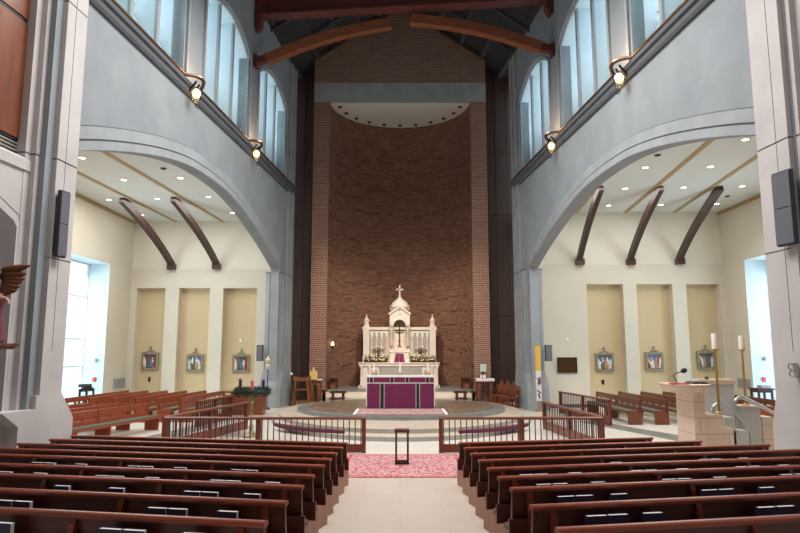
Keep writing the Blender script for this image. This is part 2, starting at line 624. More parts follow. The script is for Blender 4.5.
def win_line(a, b, z0, zs, rise, n=14):
    """closed outline of a window: sill z0, spring zs, segmental head"""
    pts = [(a, z0), (b, z0), (b, zs)]
    c = (a + b) / 2
    h = (b - a) / 2
    R = (h * h + rise * rise) / (2 * rise)
    for i in range(1, n):
        x = b - (b - a) * i / n
        pts.append((x, zs + rise - R + math.sqrt(max(0, R * R - (x - c) ** 2))))
    pts.append((a, zs))
    return pts


TOPZ = 16.45
WT = 0.38
PT = 0.62
win_no = 0
for side, sname in ((-1, 'left'), (1, 'right')):
    s0 = SH(side)
    ac = 8.75 + SH(side, 1.3)
    lim = 16.05 + SH(side, 1.1)
    adz = -SH(side, 0.12)
    al = [p for p in arch_line(ac, adz) if p[0] <= lim]
    me_ = -1.6 + SH(side, 1.2)
    outer = [(me_, TOPZ), (me_, -0.1), (al[0][0], -0.1)] + al + [(al[-1][0], -0.1), (lim + 0.6, -0.1), (lim + 0.6, TOPZ)]
    wins = [(0.05 + s0, 4.05 + s0), (5.4 + s0, 9.45 + s0), (11.0 + s0, 15.1 + s0)]
    holes = [win_line(a, b, 10.42, 13.75, 0.72) for a, b in wins]
    vs, fs = holed(outer, holes, WT)
    mb = MB().add([W(side, m, t, z) for m, z, t in vs], fs)
    struct(mb.build('wall_' + sname, M['plaster']))
    # archivolt bands: two raised rolls separated by dark grooves
    for (d0, d1, pr, mt) in ((0.0, 0.20, 0.075, 'stone_far'), (0.20, 0.25, 0.03, 'stone_dark'), (0.25, 0.53, 0.045, 'stone_far'), (0.53, 0.555, 0.02, 'stone_dark')):
        A = arch_line(ac, d0 + adz, 8.25)
        B = arch_line(ac, d1 + adz, 8.25)
        rings = []
        for (a, za), (b, zb) in zip(A, B):
            if a > lim + 0.3:
                break
            rings.append([W(side, a, -0.02, za), W(side, b, -0.02, zb), W(side, b, pr, zb), W(side, a, pr, za)])
        struct(MB().loft(rings).build('trim_1', M[mt], smooth=30))
    # string course under the clerestory
    mb = MB()
    prof = [(0, 10.02), (0.06, 10.02), (0.10, 10.10), (0.10, 10.22), (0.16, 10.26), (0.16, 10.38), (0, 10.42)]
    mb.loft([[W(side, me_ - 0.02, o, z) for o, z in prof], [W(side, 16.4 + s0, o, z) for o, z in prof]])
    struct(mb.build('trim_2', M['stone_dark']))
    # windows
    for k, (a, b) in enumerate(wins):
        win_no += 1
        wn = 'window_%d' % win_no
        G = 0.78
        # moulded surround on the wall face
        o1 = win_line(a - 0.22, b + 0.22, 10.42, 13.75, 0.86)
        o2 = win_line(a - 0.10, b + 0.10, 10.42, 13.75, 0.78)
        ring = []
        for (p, q) in ((o1, o2),):
            P_ = p[1:] + [p[0]]
            Q_ = q[1:] + [q[0]]
            rings = [[W(side, x1, -0.02, y1), W(side, x1, 0.07, y1), W(side, x2, 0.07, y2), W(side, x2, -0.02, y2)] for (x1, y1), (x2, y2) in zip(P_, Q_)]
        root = struct(MB().loft(rings).build(wn, M['stone_far'], smooth=35))
        # white reveal lining of the deep opening
        o = win_line(a, b, 10.43, 13.74, 0.71)
        rings = [[W(side, x, -0.06, z), W(side, x, -G - 0.1, z)] for x, z in o]
        n = len(o)
        mbr = MB()
        vsr = [p for r in rings for p in r]
        fr = [[2 * i, 2 * ((i + 1) % n), 2 * ((i + 1) % n) + 1, 2 * i + 1] for i in range(n)]
        mbr.add(vsr, fr)
        mbr.build('reveal', M['reveal'], root)
        # splayed sill
        mb = MB()
        mb.loft([[W(side, m, -0.10, 10.42), W(side, m, -0.10, 10.47), W(side, m, -G - 0.05, 11.65), W(side, m, -G - 0.05, 10.42)] for m in (a + 0.01, b - 0.01)])
        mb.build('sill', M['reveal'], root)
        # two mullion fins running the depth of the opening
        L_ = b - a
        for q in (1 / 3, 2 / 3):
            m_ = a + L_ * q
            zt = 13.75 + 0.64
            mb = MB()
            p4 = [(m_ - 0.06, -0.16), (m_ + 0.06, -0.16), (m_ + 0.06, -G - 0.06), (m_ - 0.06, -G - 0.06)]
            mb.loft([[W(side, x, t, z) for x, t in p4] for z in (10.6, zt)])
            fin = mb.build('mullion', M['reveal'], root)
            mb = MB()
            p4 = [(m_ - 0.075, -0.10), (m_ + 0.075, -0.10), (m_ + 0.075, -0.18), (m_ - 0.075, -0.18)]
            mb.loft([[W(side, x, t, z) for x, t in p4] for z in (10.45, zt + 0.03)])
            mb.build('mullion_nose', M['stone_far'], fin)
        for zz in (11.9, 13.2):
            mb = MB()
            mb.bar(W(side, a, -G - 0.02, zz), W(side, b, -G - 0.02, zz), 0.05, 0.06)
            mb.build('glazing_bar', M['vent'], root)
        vs, fs = holed(win_line(a, b, 10.43, 13.74, 0.71), [], 0.02)
        MB().add([W(side, m, t - G, z) for m, z, t in vs], fs).build('pane', M['glass'], root)

# ---- far piers (chancel ends of the nave walls), fluted above a plain plinth
for side in (-1, 1):
    s0 = SH(side, 1.15)
    e_ = -1.62 + SH(side, 1.2)
    plan = [(e_, -PT), (e_, 0.10), (e_ + .38, 0.10), (e_ + .38, 0.01), (e_ + .55, 0.01), (e_ + .55, 0.10), (e_ + .9, 0.10), (e_ + .9, 0.01), (e_ + 1.07, 0.01), (e_ + 1.07, 0.10), (0.0 + s0, 0.10), (0.0 + s0, 0.03),
            (0.25 + s0, 0.03), (0.25 + s0, -0.14), (0.33 + s0, -0.14), (0.33 + s0, -0.30), (0.25 + s0, -0.30), (0.25 + s0, -0.44), (0.33 + s0, -0.44), (0.33 + s0, -PT), (0.0 + s0, -PT)]
    mb = MB()
    mb.loft([[W(side, m, o, z) for m, o in plan] for z in (1.0, 6.05)])
    struct(mb.build('pier', M['stone_far']))
    mb = MB()
    mb.loft([[W(side, m * 1.0, o - 0.02, z) for m, o in plan] for z in (6.05, 6.09)])
    struct(mb.build('pier', M['stone_dark']))
    mb = MB()
    plan2 = [(e_, -PT), (e_, 0.10), (e_ + .38, 0.10), (e_ + .38, 0.04), (e_ + .55, 0.04), (e_ + .55, 0.08), (e_ + 1.0, 0.08), (e_ + 1.0, -0.02), (e_ + 1.0, -PT)]
    mb.loft([[W(side, m, o, z) for m, o in plan2] for z in (6.09, 16.4)])
    struct(mb.build('pier', M['stone_far']))
    ph = [(e_ - .02, -PT - 0.1), (e_ - .02, 0.15), (0.34 + s0, 0.15), (0.5 + s0, 0.0), (0.5 + s0, -PT - 0.12)]
    pt = [(e_ - .01, -PT - 0.02), (e_ - .01, 0.11), (-0.3 + s0, 0.11), (0.33 + s0, -0.04), (0.335 + s0, -PT - 0.02)]
    mb = MB()
    mb.loft([[W(side, m, o, z) for m, o in pl] for pl, z in ((ph, 0.0), (ph, 1.05), (pt, 1.75))])
    struct(mb.build('pier', M['stone_far']))

# ---- near piers: broad face towards the nave, stepped flutes towards the camera
for side in (-1, 1):
    s0 = SH(side, 1.08)
    g_ = SH(side, 0.17)
    B_ = [(16.55, -0.3), (16.55, 0.60), (17.2 + g_, 0.60), (17.2 + g_, 0.49), (17.35 + g_, 0.49), (17.35 + g_, 0.38), (17.5 + g_, 0.38), (17.5 + g_, 0.27), (17.65 + g_, 0.27), (17.65 + g_, 0.08), (17.65 + g_, -0.3)]
    plan = [(m + s0, o) for m, o in B_]
    for z0, z1, mt in ((1.5, 6.28, 'stone'), (6.28, 6.31, 'stone_dark'), (6.31, 9.55, 'stone'), (9.55, 9.58, 'stone_dark'), (9.58, 16.4, 'stone')):
        pp = plan if mt == 'stone' else [(m, o - 0.012) for m, o in plan]
        mb = MB()
        mb.loft([[W(side, m - 0.75, o - 0.5, z) for m, o in pp] for z in (z0, z1)])
        struct(mb.build('pier', M[mt]))
    for zz in (4.35,):
        mb = MB()
        mb.loft([[W(side, m + s0 - 0.75, o - 0.5, z) for m, o in ((16.54, 0.3), (16.54, 0.604), (17.2, 0.604), (17.2, 0.3))] for z in (zz, zz + 0.02)])
        struct(mb.build('pier', M['stone_dark']))
    # vertical joint on the broad face
    mb = MB()
    mb.loft([[W(side, m + s0 - 0.75, o - 0.5, z) for m, o in ((16.925 + g_ * 0.8, 0.59), (16.94 + g_ * 0.8, 0.59), (16.94 + g_ * 0.8, 0.602), (16.925 + g_ * 0.8, 0.602))] for z in (2.6, 16.4)])
    struct(mb.build('pier', M['stone_dark']))
    e_ = SH(side, 0.28)
    face = [(15.37 + e_, -0.1), (15.37 + e_, 1.29), (15.79, 1.79), (16.54, 1.79), (16.54, 1.55), (17.40, 1.55), (16.97, 1.28), (16.97, -0.1)]
    mb = MB()
    mb.prism(face, lambda a, b, t: W(side, a + s0, t, b), -0.75, 0.103)
    struct(mb.build('pier', M['stone']))
    mb = MB()
    mb.loft([[W(side, m + s0, o, z) for m, o in ((16.9, -0.8), (16.9, -0.1), (17.5, -0.25), (17.5, -0.8))] for z in (-0.1, 1.5)])
    struct(mb.build('pier', M['stone']))

for side, sname in ((-1, 'left'), (1, 'right')):
    mb = MB()
    mb.loft([[W(side, m, o, z) for m, o in ((16.4, -1.3), (16.4, -0.48), (35.5, -0.48), (35.5, -1.3))] for z in (-0.1, TOPZ)])
    struct(mb.build('wall_' + sname, M['stone']))
# near bay on the left: ledge, louvre and mahogany screen above, flat arched plates below with recess shade painted in
NB = lambda m, o, z: W(-1, m, o, z)
mb = MB()
mb.loft([[NB(m, o, z) for o, z in ((-0.5, 5.95), (-0.2, 5.95), (-0.2, 6.14), (-0.26, 6.2), (-0.5, 6.2))] for m in (16.4, 24.4)])
struct(mb.build('trim_3', M['stone']))
mb = MB()
for z in (6.24, 6.31, 6.38, 6.45):
    mb.loft([[NB(m, o, zz) for o, zz in ((-0.47, z + 0.03), (-0.40, z), (-0.40, z + 0.022), (-0.47, z + 0.05))] for m in (16.9, 24.0)])
ob = mb.build('louvre', M['vent'])
ob['kind'] = 'structure'
scr = thing('timber_screen', 'tall mahogany panelled screen on the wall at the upper left edge', 'screen', NB(19.8, -0.43, 6.6))
for z0, z1 in ((6.56, 8.83), (8.92, 12.4), (12.49, 14.6)):
    mb = MB()
    mb.loft([[NB(m, o, z) for m, o in ((16.88, -0.47), (16.88, -0.38), (23.5, -0.38), (23.5, -0.47))] for z in (z0, z1)])
    mb.build('board', M['panel_red'], scr, scr.location)
for z0, z1 in ((6.5, 6.56), (8.83, 8.92), (12.4, 12.49)):
    mb = MB()
    mb.loft([[NB(m, o, z) for m, o in ((16.86, -0.47), (16.86, -0.40), (23.5, -0.40), (23.5, -0.47))] for z in (z0, z1)])
    mb.build('joint_strip', M['blackmetal'], scr, scr.location)
mb = MB()
mb.loft([[NB(m, o, z) for m, o in ((16.7, -0.5), (16.7, -0.24), (24.4, -0.24), (24.4, -0.5))] for z in (-0.1, 5.96)])
struct(mb.build('wall_left', M['stone']))
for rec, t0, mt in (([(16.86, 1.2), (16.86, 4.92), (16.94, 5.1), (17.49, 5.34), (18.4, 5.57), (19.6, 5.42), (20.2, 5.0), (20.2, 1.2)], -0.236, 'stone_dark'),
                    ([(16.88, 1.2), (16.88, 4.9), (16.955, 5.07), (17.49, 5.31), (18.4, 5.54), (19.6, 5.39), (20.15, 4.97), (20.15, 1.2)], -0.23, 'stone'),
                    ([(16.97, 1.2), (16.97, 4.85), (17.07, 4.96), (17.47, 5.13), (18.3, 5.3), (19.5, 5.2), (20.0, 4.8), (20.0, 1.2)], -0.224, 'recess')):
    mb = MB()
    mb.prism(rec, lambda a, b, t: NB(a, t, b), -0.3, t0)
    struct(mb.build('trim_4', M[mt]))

# ---- apse: brick front with gable, concrete lintel, cylindrical niche, lit half-round ceiling
YA = 30.0
HW = 4.3
RI = 3.52
ZL0, ZL1 = 14.98, 15.96
uvw = lambda co, n: (co.x, co.z) if abs(n.y) > 0.5 else (co.y, co.z)
for sx in (-1, 1):
    mb = MB().box(min(sx * RI, sx * HW), max(sx * RI, sx * HW), YA, YA + 0.9, 0.1, ZL0)
    struct(mb.build('wall_apse', M['brick_pier'], uvfn=uvw))
mb = MB().box(-HW, HW, YA - 0.04, YA + 0.9, ZL0, ZL1)
struct(mb.build('trim_5', M['lintel']))
mb = MB().prism([(-HW, ZL1), (HW, ZL1), (HW, 17.25), (0.45, 19.75), (-0.45, 19.75), (-HW, 17.25)], lambda a, b, t: (a, t, b), YA, YA + 0.9)
struct(mb.build('wall_apse', M['brick_gable'], uvfn=uvw))
for sx in (-1, 1):     # raking timber trims on the gable
    mb = MB().bar((sx * (HW + 0.05), YA - 0.03, 17.28), (sx * 0.4, YA - 0.03, 19.85), 0.3, 0.28)
    struct(mb.build('trim_6', M['brace']))
NSEG = 48
mb = MB()
uvs = []
for zi, z in enumerate((0.1, 5, 10, 15.1)):
    for i in range(NSEG + 1):
        t = PI * i / NSEG
        mb.v.append(Vector((RI * math.cos(t), YA + 0.2 + RI * math.sin(t) * 1.0, z)))
for zi in range(3):
    for i in range(NSEG):
        a = zi * (NSEG + 1) + i
        mb.f.append([a, a + 1, a + NSEG + 2, a + NSEG + 1])
struct(mb.build('wall_apse', M['brick'], smooth=60, uvfn=lambda co, n: (math.atan2(co.y - YA - 0.2, co.x) * RI, co.z)))
# proud courses banding the niche
for z in (1.9, 2.55, 3.2, 3.9, 4.6, 5.35, 6.1, 6.9, 7.7, 8.4, 9.2, 9.9, 10.7, 11.4, 12.2, 12.9):
    mb = MB()
    for i in range(0, NSEG):
        t0, t1 = PI * i / NSEG, PI * (i + 1) / NSEG
        if random.random() < 0.55:
            continue
        dz = random.choice((0, 0, 0.1, -0.1))
        for rr in ((RI - 0.02, RI + 0.02),):
            P4 = [(rr[0] * math.cos(t), YA + 0.2 + rr[0] * math.sin(t)) for t in (t0, t1)] + [(rr[1] * math.cos(t), YA + 0.2 + rr[1] * math.sin(t)) for t in (t1, t0)]
            mb.prism(P4, flat, z + dz, z + dz + 0.06)
    struct(mb.build('trim_7', M['brick_dark']))
# apse ceiling
half = [(RI * math.cos(PI * i / 32), YA + 0.2 + RI * math.sin(PI * i / 32)) for i in range(33)]
mb = MB().prism(half, flat, 14.97, 15.05)
struct(mb.build('ceiling', M['ceil']))
k = 0
for i in range(11):
    t = PI * (i + 0.5) / 11
    x, y = (RI - 0.42) * math.cos(t), YA + 0.2 + (RI - 0.42) * math.sin(t)
    mb = MB().lathe([(0.0, -0.06), (0.09, -0.06), (0.11, 0.0), (0.0, 0.0)], (x, y, 14.97), 12)
    tag(mb.build('ceiling_light', M['blackmetal'], smooth=30), 'small dark recessed spotlight in the half-round ceiling, %s from the right' % ORD[i], 'ceiling light', 'spotlights round the apse ceiling')

# dark panelled wall beside the apse
for sx in (-1, 1):
    x0, x1 = (HW - 0.1) * sx, (6.0 if sx < 0 else 6.9) * sx
    mb = MB().box(min(x0, x1), max(x0, x1), YA + 0.7, YA + 0.9, 0.1, 17.5)
    struct(mb.build('wall_back', M['panel']))
    mb = MB()
    for z in (9.35, 7.0, 4.3, 12.6):
        mb.box(min(x0, x1), max(x0, x1), YA + 0.66, YA + 0.71, z, z + 0.05)
    for xx in (4.85, 5.45):
        mb.box(sx * xx - 0.015, sx * xx + 0.015, YA + 0.67, YA + 0.71, 0.1, 17.4)
    struct(mb.build('trim_8', M['dark_wood']))
struct(MB().box(-7.5, 7.5, YA + 0.92, YA + 1.1, 15.2, 21).build('wall_back', M['roof']))
struct(MB().box(-4.2, 4.2, YA + 3.9, YA + 4.0, 0, 15.2).build('wall_back', M['roof']))

# ---- roof: two pitched dark board planes, purlins
RZ = 20.4
for side in (-1, 1):
    e0, e1 = W(side, -3.2, -0.9, TOPZ - 0.35), W(side, 35, -0.9, TOPZ - 0.35)
    r0, r1 = Vector((0, e0.y, RZ)), Vector((0, e1.y, RZ))
    up = Vector((0, 0, 0.2))
    mb = MB().loft([[e0, r0, r0 + up, e0 + up], [e1, r1, r1 + up, e1 + up]])
    struct(mb.build('ceiling', M['roof']))
    for q in (0.15, 0.32, 0.49, 0.66, 0.83):
        p, r = e0.lerp(r0, q) - up * 0.5, e1.lerp(r1, q) - up * 0.5
        struct(MB().bar(p, r, 0.22, 0.28).build('trim_9', M['purlin']))
    for m_ in (0.5, 2.7, 7.0, 9.2):
        p, r = W(side, m_, -0.4, TOPZ - 0.35), Vector((0, W(side, m_, 0, 0).y, RZ - 0.2))
        struct(MB().bar(p, r, 0.16, 0.2).build('trim_9', M['purlin']))

struct(MB().box(-9.5, 9.5, -6.8, -6.4, -0.2, 21).build('wall_rear', M['plaster']))
# truss: tie beam with bracket ends, curved brace halves below
pL, pR = W(-1, 4.72, 0.05, 15.78), W(1, 5.70, 0.05, 15.90)
tb = thing('roof_beam', 'oxide red steel tie beam spanning the nave under the dark roof', 'beam', (pL + pR) / 2)
mb = MB().bar(pL + Vector((0, 0, .5)), pR + Vector((0, 0, .5)), 0.22, 1.0)
mb.build('web', M['truss'], tb, tb.location)
mb = MB().bar(pL + Vector((0, 0, .03)), pR + Vector((0, 0, .03)), 0.52, 0.10)
mb.build('bottom_flange', M['truss'], tb, tb.location)
for p, s_ in ((pL, -1), (pR, 1)):
    mb = MB().prism([(0.0, -0.55), (0.06, -0.6), (0.22, -0.35), (0.24, 0.0), (0.34, 0.0), (0.34, 1.0), (0.0, 1.0)], lambda a, b, t, p=p, s_=s_: (p.x - s_ * a, p.y + t, p.z + b), -0.2, 0.2)
    mb.build('bracket', M['truss'], tb, tb.location)
for (p0, p2, nm) in ((W(-1, 4.72, 0.17, 13.95), Vector((-0.36, 23.4, 15.5)), 'left'), (W(1, 5.70, 0.17, 13.95), Vector((0.42, 23.1, 15.5)), 'right')):
    t = thing('curved_brace', 'honey brown curved laminated brace rising to the tie beam from the %s wall' % nm, 'beam', p0, 0, 'curved braces below the tie beam')
    sgn = 1 if nm == 'left' else -1
    a0 = p0 + Vector((sgn * 0.32, 0, 0.05))
    pts = []
    for i in range(13):
        q = i / 12
        x = a0.lerp(p2, q)
        x.z += 0.2 * math.sin(PI * q)
        pts.append(x)
    rings = []
    for i, x in enumerate(pts):
        d = (pts[min(i + 1, 12)] - pts[max(i - 1, 0)]).normalized()
        u = Vector((-d.z * (1 if d.x > 0 else -1), 0, abs(d.x)))
        rings.append([x + Vector((0, 0.17, 0)) + u * 0.19, x - Vector((0, 0.17, 0)) + u * 0.19, x - Vector((0, 0.17, 0)) - u * 0.19, x + Vector((0, 0.17, 0)) - u * 0.19])
    MB().loft(rings).build('laminated_arc', M['glulam'], t, t.location, smooth=30)
    mb = MB()
    mb.bar(p0 + Vector((-sgn * 0.12, 0, -0.05)), p0 + Vector((sgn * 0.45, 0, 0.12)), 0.24, 0.28)
    mb.cbox(p0 + Vector((-sgn * 0.1, 0, -0.05)), (0.1, 0.34, 0.5))
    mb.build('steel_shoe', M['truss'], t, t.location)
# ================================================================== SIDE AREAS (TRANSEPTS)
TR = {-1: dict(Y=31.0, X=-13.41, zc=9.06, zr=6.64, zn=5.68, n=[(136.6, 165), (178.6, 209.5), (223, 256.6)], nm='left', Xi=-5.9),
      1: dict(Y=29.3, X=15.26, zc=9.16, zr=6.63, zn=5.70, n=[(587, 623.6), (637, 673), (687, 720.6)], nm='right', Xi=6.55)}
for side in (-1, 1):
    d = TR[side]
    Y, X, zc, zr, zn, nm, Xi = d['Y'], d['X'], d['zc'], d['zr'], d['zn'], d['nm'], d['Xi']
    lo, hi = min(X, Xi), max(X, Xi)
    # back wall with three tall recesses
    nx_ = []
    for a, b in d['n']:
        x0, x1 = ony(a, 300, Y).x, ony(b, 300, Y).x
        nx_.append((x0, x1))
    d['nx'] = nx_
    holes = [[(x0, -0.02), (x1, -0.02), (x1, zn), (x0, zn)] for x0, x1 in nx_]
    outer = [(lo, zr), (lo, -0.05)]
    for x0, x1 in nx_:
        outer += [(x0, -0.05), (x0, zn), (x1, zn), (x1, -0.05)]
    outer += [(hi, -0.05), (hi, zr)]
    vs, fs = holed(outer, [], 0.42)
    mb = MB().add([(a, Y - t, b) for a, b, t in vs], fs)
    struct(mb.build('wall_' + nm + '_side', M['cream']))
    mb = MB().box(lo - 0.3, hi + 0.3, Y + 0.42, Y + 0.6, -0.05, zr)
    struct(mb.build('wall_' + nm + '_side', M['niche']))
    # reveals of recesses are cream; upper wall is a little whiter
    mb = MB().box(lo - 0.3, hi + 0.3, Y + 0.03, Y + 0.5, zr, zc + 0.3)
    struct(mb.build('wall_' + nm + '_side', M['white_wall']))
    for i in range(4):
        x0 = lo if i == 0 else nx_[i - 1][1]
        x1 = hi if i == 3 else nx_[i][0]
        mb = MB().box(x0, x1, Y - 0.025, Y, 0.0, 0.16)
        struct(mb.build('baseboard_' + nm, M['baseb']))
    # ceiling with tan strips
    q0, qa, qb, q1 = W(side, -0.8, -WT + 0.05, 0), W(side, 16.3, -WT + 0.05, 0), W(side, 16.3, -1.25, 0), W(side, 21.5, -1.25, 0)
    struct(MB().prism([(q0.x, Y + 0.4), (q0.x, q0.y), (qa.x, qa.y), (qb.x, qb.y), (q1.x, q1.y), (X, q1.y), (X, Y + 0.4)], flat, zc, zc + 0.2).build('ceiling', M['ceil']))
    # outer side wall with the tall window bay
    if side < 0:
        yw1 = onx(108, 300, X).y
        zt = onx(108, 263.5, X).z
    else:
        yw1 = onx(747, 300, X).y
        zt = onx(747, 257, X).z
    zt = min(zt, zr - 0.06)
    yw0 = yw1 - 5.2
    d['yw1'] = yw1
    xo = X + side * 1.0
    a_, b_ = min(X, X + side * 0.4), max(X, X + side * 0.4)
    for y0, y1, z0, z1, mt in ((yw1, Y + 0.1, -0.05, zr, 'cream'), (6.5, yw0, -0.05, zr, 'cream'), (yw0, yw1, zt, zr, 'cream'), (yw0, yw1, -0.05, 0.45, 'cream'), (6.5, Y + 0.1, zr, zc + 0.2, 'cream')):
        struct(MB().box(a_, b_, y0, y1, z0, z1).build('wall_' + nm + '_outer', M[mt]))
    struct(MB().box(min(X - side * .06, X), max(X - side * .06, X), 6.5, Y, zc - 0.14, zc).build('trim_10', M['strip']))
    win_no += 1
    a_, b_ = min(X + side * 0.02, xo), max(X + side * 0.02, xo)
    root = struct(MB().box(a_, b_, yw1 - 0.003, yw1 + 0.2, 0.4, zt + 0.1).build('window_%d' % win_no, M['reveal']))
    MB().box(a_, b_, yw0 - 0.2, yw0 + 0.003, 0.4, zt + 0.1).build('reveal', M['reveal'], root)
    MB().box(a_, b_, yw0, yw1, zt - 0.003, zt + 0.2).build('soffit', M['reveal'], root)
    MB().box(a_, b_, yw0, yw1, 0.3, 0.453).build('sill', M['reveal'], root)
    mb = MB()
    for q in (0.0, 0.33, 0.66, 1.0):
        yy = yw0 + (yw1 - yw0) * q
        mb.box(xo - 0.04, xo + 0.04, yy - 0.04, yy + 0.04, 0.45, zt)
    for zz in (0.48, 1.9, 3.1, 5.0, zt - 0.03):
        mb.box(xo - 0.035, xo + 0.035, yw0, yw1, zz - 0.035, zz + 0.035)
    mb.build('glazing_bar', M['white_paint'], root)
    MB().box(xo + side * 0.05 - 0.01, xo + side * 0.05 + 0.01, yw0, yw1, 0.45, zt).build('pane', M['glass'], root)
    struct(MB().box(min(X, 7.9 * side), max(X, 7.9 * side), 6.3, 6.5, -0.05, zc + 0.2).build('wall_' + nm + '_near', M['cream']))

# tan strips on the side ceilings and the curved braces
strips = {-1: [((109.4, 154.6), (221.1, 220.1)), ((77.3, 172.0), (175.8, 221.5))],
          1: [((712, 139.0), (625.8, 212.2)), ((760.9, 153.6), (674.3, 212.2)), ((607.3, 174.7), (574.9, 213.0))]}
for side in (-1, 1):
    d = TR[side]
    for p, q in strips[side]:
        a, b = onz(*p, d['zc']), onz(*q, d['zc'])
        b.y = d['Y'] + 0.03
        dirn = (a - b).normalized()
        a = a + dirn * 1.2
        struct(MB().bar(a - Vector((0, 0, 0.005)), b - Vector((0, 0, 0.005)), 0.17, 0.05).build('trim_11', M['strip']))
brs = {-1: [((172.7, 265), (121.6, 199)), ((217.4, 264.6), (173.0, 198))],
       1: [((579, 260), (601, 187)), ((629.6, 260), (661, 187)), ((678.5, 259.5), (720.7, 187))]}
blab = {-1: ['left side area, nearer the tall window', 'left side area, nearer the nave arch'],
        1: ['right side area, nearest the nave arch', 'right side area, middle of three', 'right side area, nearest the bright window']}
for side in (-1, 1):
    d = TR[side]
    for (p, q), lb in zip(brs[side], blab[side]):
        a = ony(*p, d['Y'])
        b = onz(*q, d['zc'] - 0.05)
        a.z -= 0.05
        t = thing('wall_brace', 'dark brown curved timber brace from wall to ceiling, ' + lb, 'beam', a, 0, 'curved braces of the side areas')
        ctl = Vector((a.x * 0.85 + b.x * 0.15, a.y * 0.82 + b.y * 0.18, b.z * 0.78 + a.z * 0.22))
        ctl = (a + b) / 2 * 0.7 + ctl * 0.3
        pts = [a * (1 - u) ** 2 + ctl * 2 * u * (1 - u) + b * u * u for u in [i / 14 for i in range(15)]]
        rings = []
        hx = Vector((1, 0, 0)) * 0.1
        for i, x in enumerate(pts):
            tg = (pts[min(i + 1, 14)] - pts[max(i - 1, 0)]).normalized()
            u = tg.cross(Vector((1, 0, 0)))  .normalized() * 0.165
            rings.append([x + hx + u, x - hx + u, x - hx - u, x + hx - u])
        MB().loft(rings).build('curved_timber', M['brace'], t, a, smooth=30)
        mb = MB().box(a.x - 0.19, a.x + 0.19, a.y - 0.3, a.y - 0.005, a.z - 0.2, a.z + 0.08)
        mb.build('wall_shoe', M['dark_wood'], t, a)

dl = {-1: [(69, 119), (200, 188), (377, 182), (153, 250), (305, 247), (465, 241), (256, 298), (541, 291)],
      1: [(638, 88), (535, 168), (342, 171), (629, 226), (455, 230), (282, 233), (388, 281), (233, 283), (553, 278)]}
dlab = {-1: ['beside the near pier, closest to camera', 'between the two tan strips, front row', 'right of the right-hand tan strip, front row', 'left of both tan strips by the side wall', 'between the tan strips, second row', 'right of the right-hand strip by the arch', 'farthest back, between the two braces', 'farthest back, tucked beside the arch edge'],
        1: ['closest to camera by the pier', 'between the two right-hand tan strips, front row', 'left of the longest tan strip, front row', 'right of all tan strips by the pier', 'between the two right-hand strips, second row', 'between the two left strips, second row', 'behind the middle brace, back row', 'back row beside the leftmost brace', 'back row beside the rightmost brace']}
for side in (-1, 1):
    d = TR[side]
    proto = None
    for (zx, zy), lb in zip(dl[side], dlab[side]):
        px, py = (60 + zx / 3.133, 120 + zy / 3.133) if side < 0 else (530 + zx / 2.963, 110 + zy / 2.963)
        c = onz(px, py, d['zc'] - 0.01)
        lbl = 'lit round downlight in %s side ceiling, %s' % (d['nm'], lb)
        if proto is None:
            proto = thing('downlight', lbl, 'ceiling light', c, 0, 'lit downlights in the %s side ceiling' % d['nm'])
            MB().lathe([(0.095, 0.0), (0.13, -0.012), (0.135, 0.01), (0.095, 0.012)], (0, 0, 0), 20).build('trim_ring', M['white_paint'], proto, smooth=30)
            MB().lathe([(0.0, -0.005), (0.1, -0.004), (0.1, 0.01), (0.0, 0.01)], (0, 0, 0), 20).build('lens', M['down_on'], proto, smooth=30)
        else:
            dup(proto, c, label=lbl)
for (px, py, side, lb) in ((163.4, 168.2, -1, 'small dark ceiling sensor in the left side area near the arch'), (657.6, 154.9, 1, 'small dark ceiling sensor right side area near the arch'), (727.4, 196, 1, 'small dark ceiling sensor in the right side area near the window wall')):
    c = onz(px, py, TR[side]['zc'])
    tag(MB().lathe([(0.0, -0.05), (0.07, -0.045), (0.11, -0.01), (0.11, 0.0), (0, 0)], c, 16).build('ceiling_sensor', M['grillside'], smooth=30), lb, 'sensor')


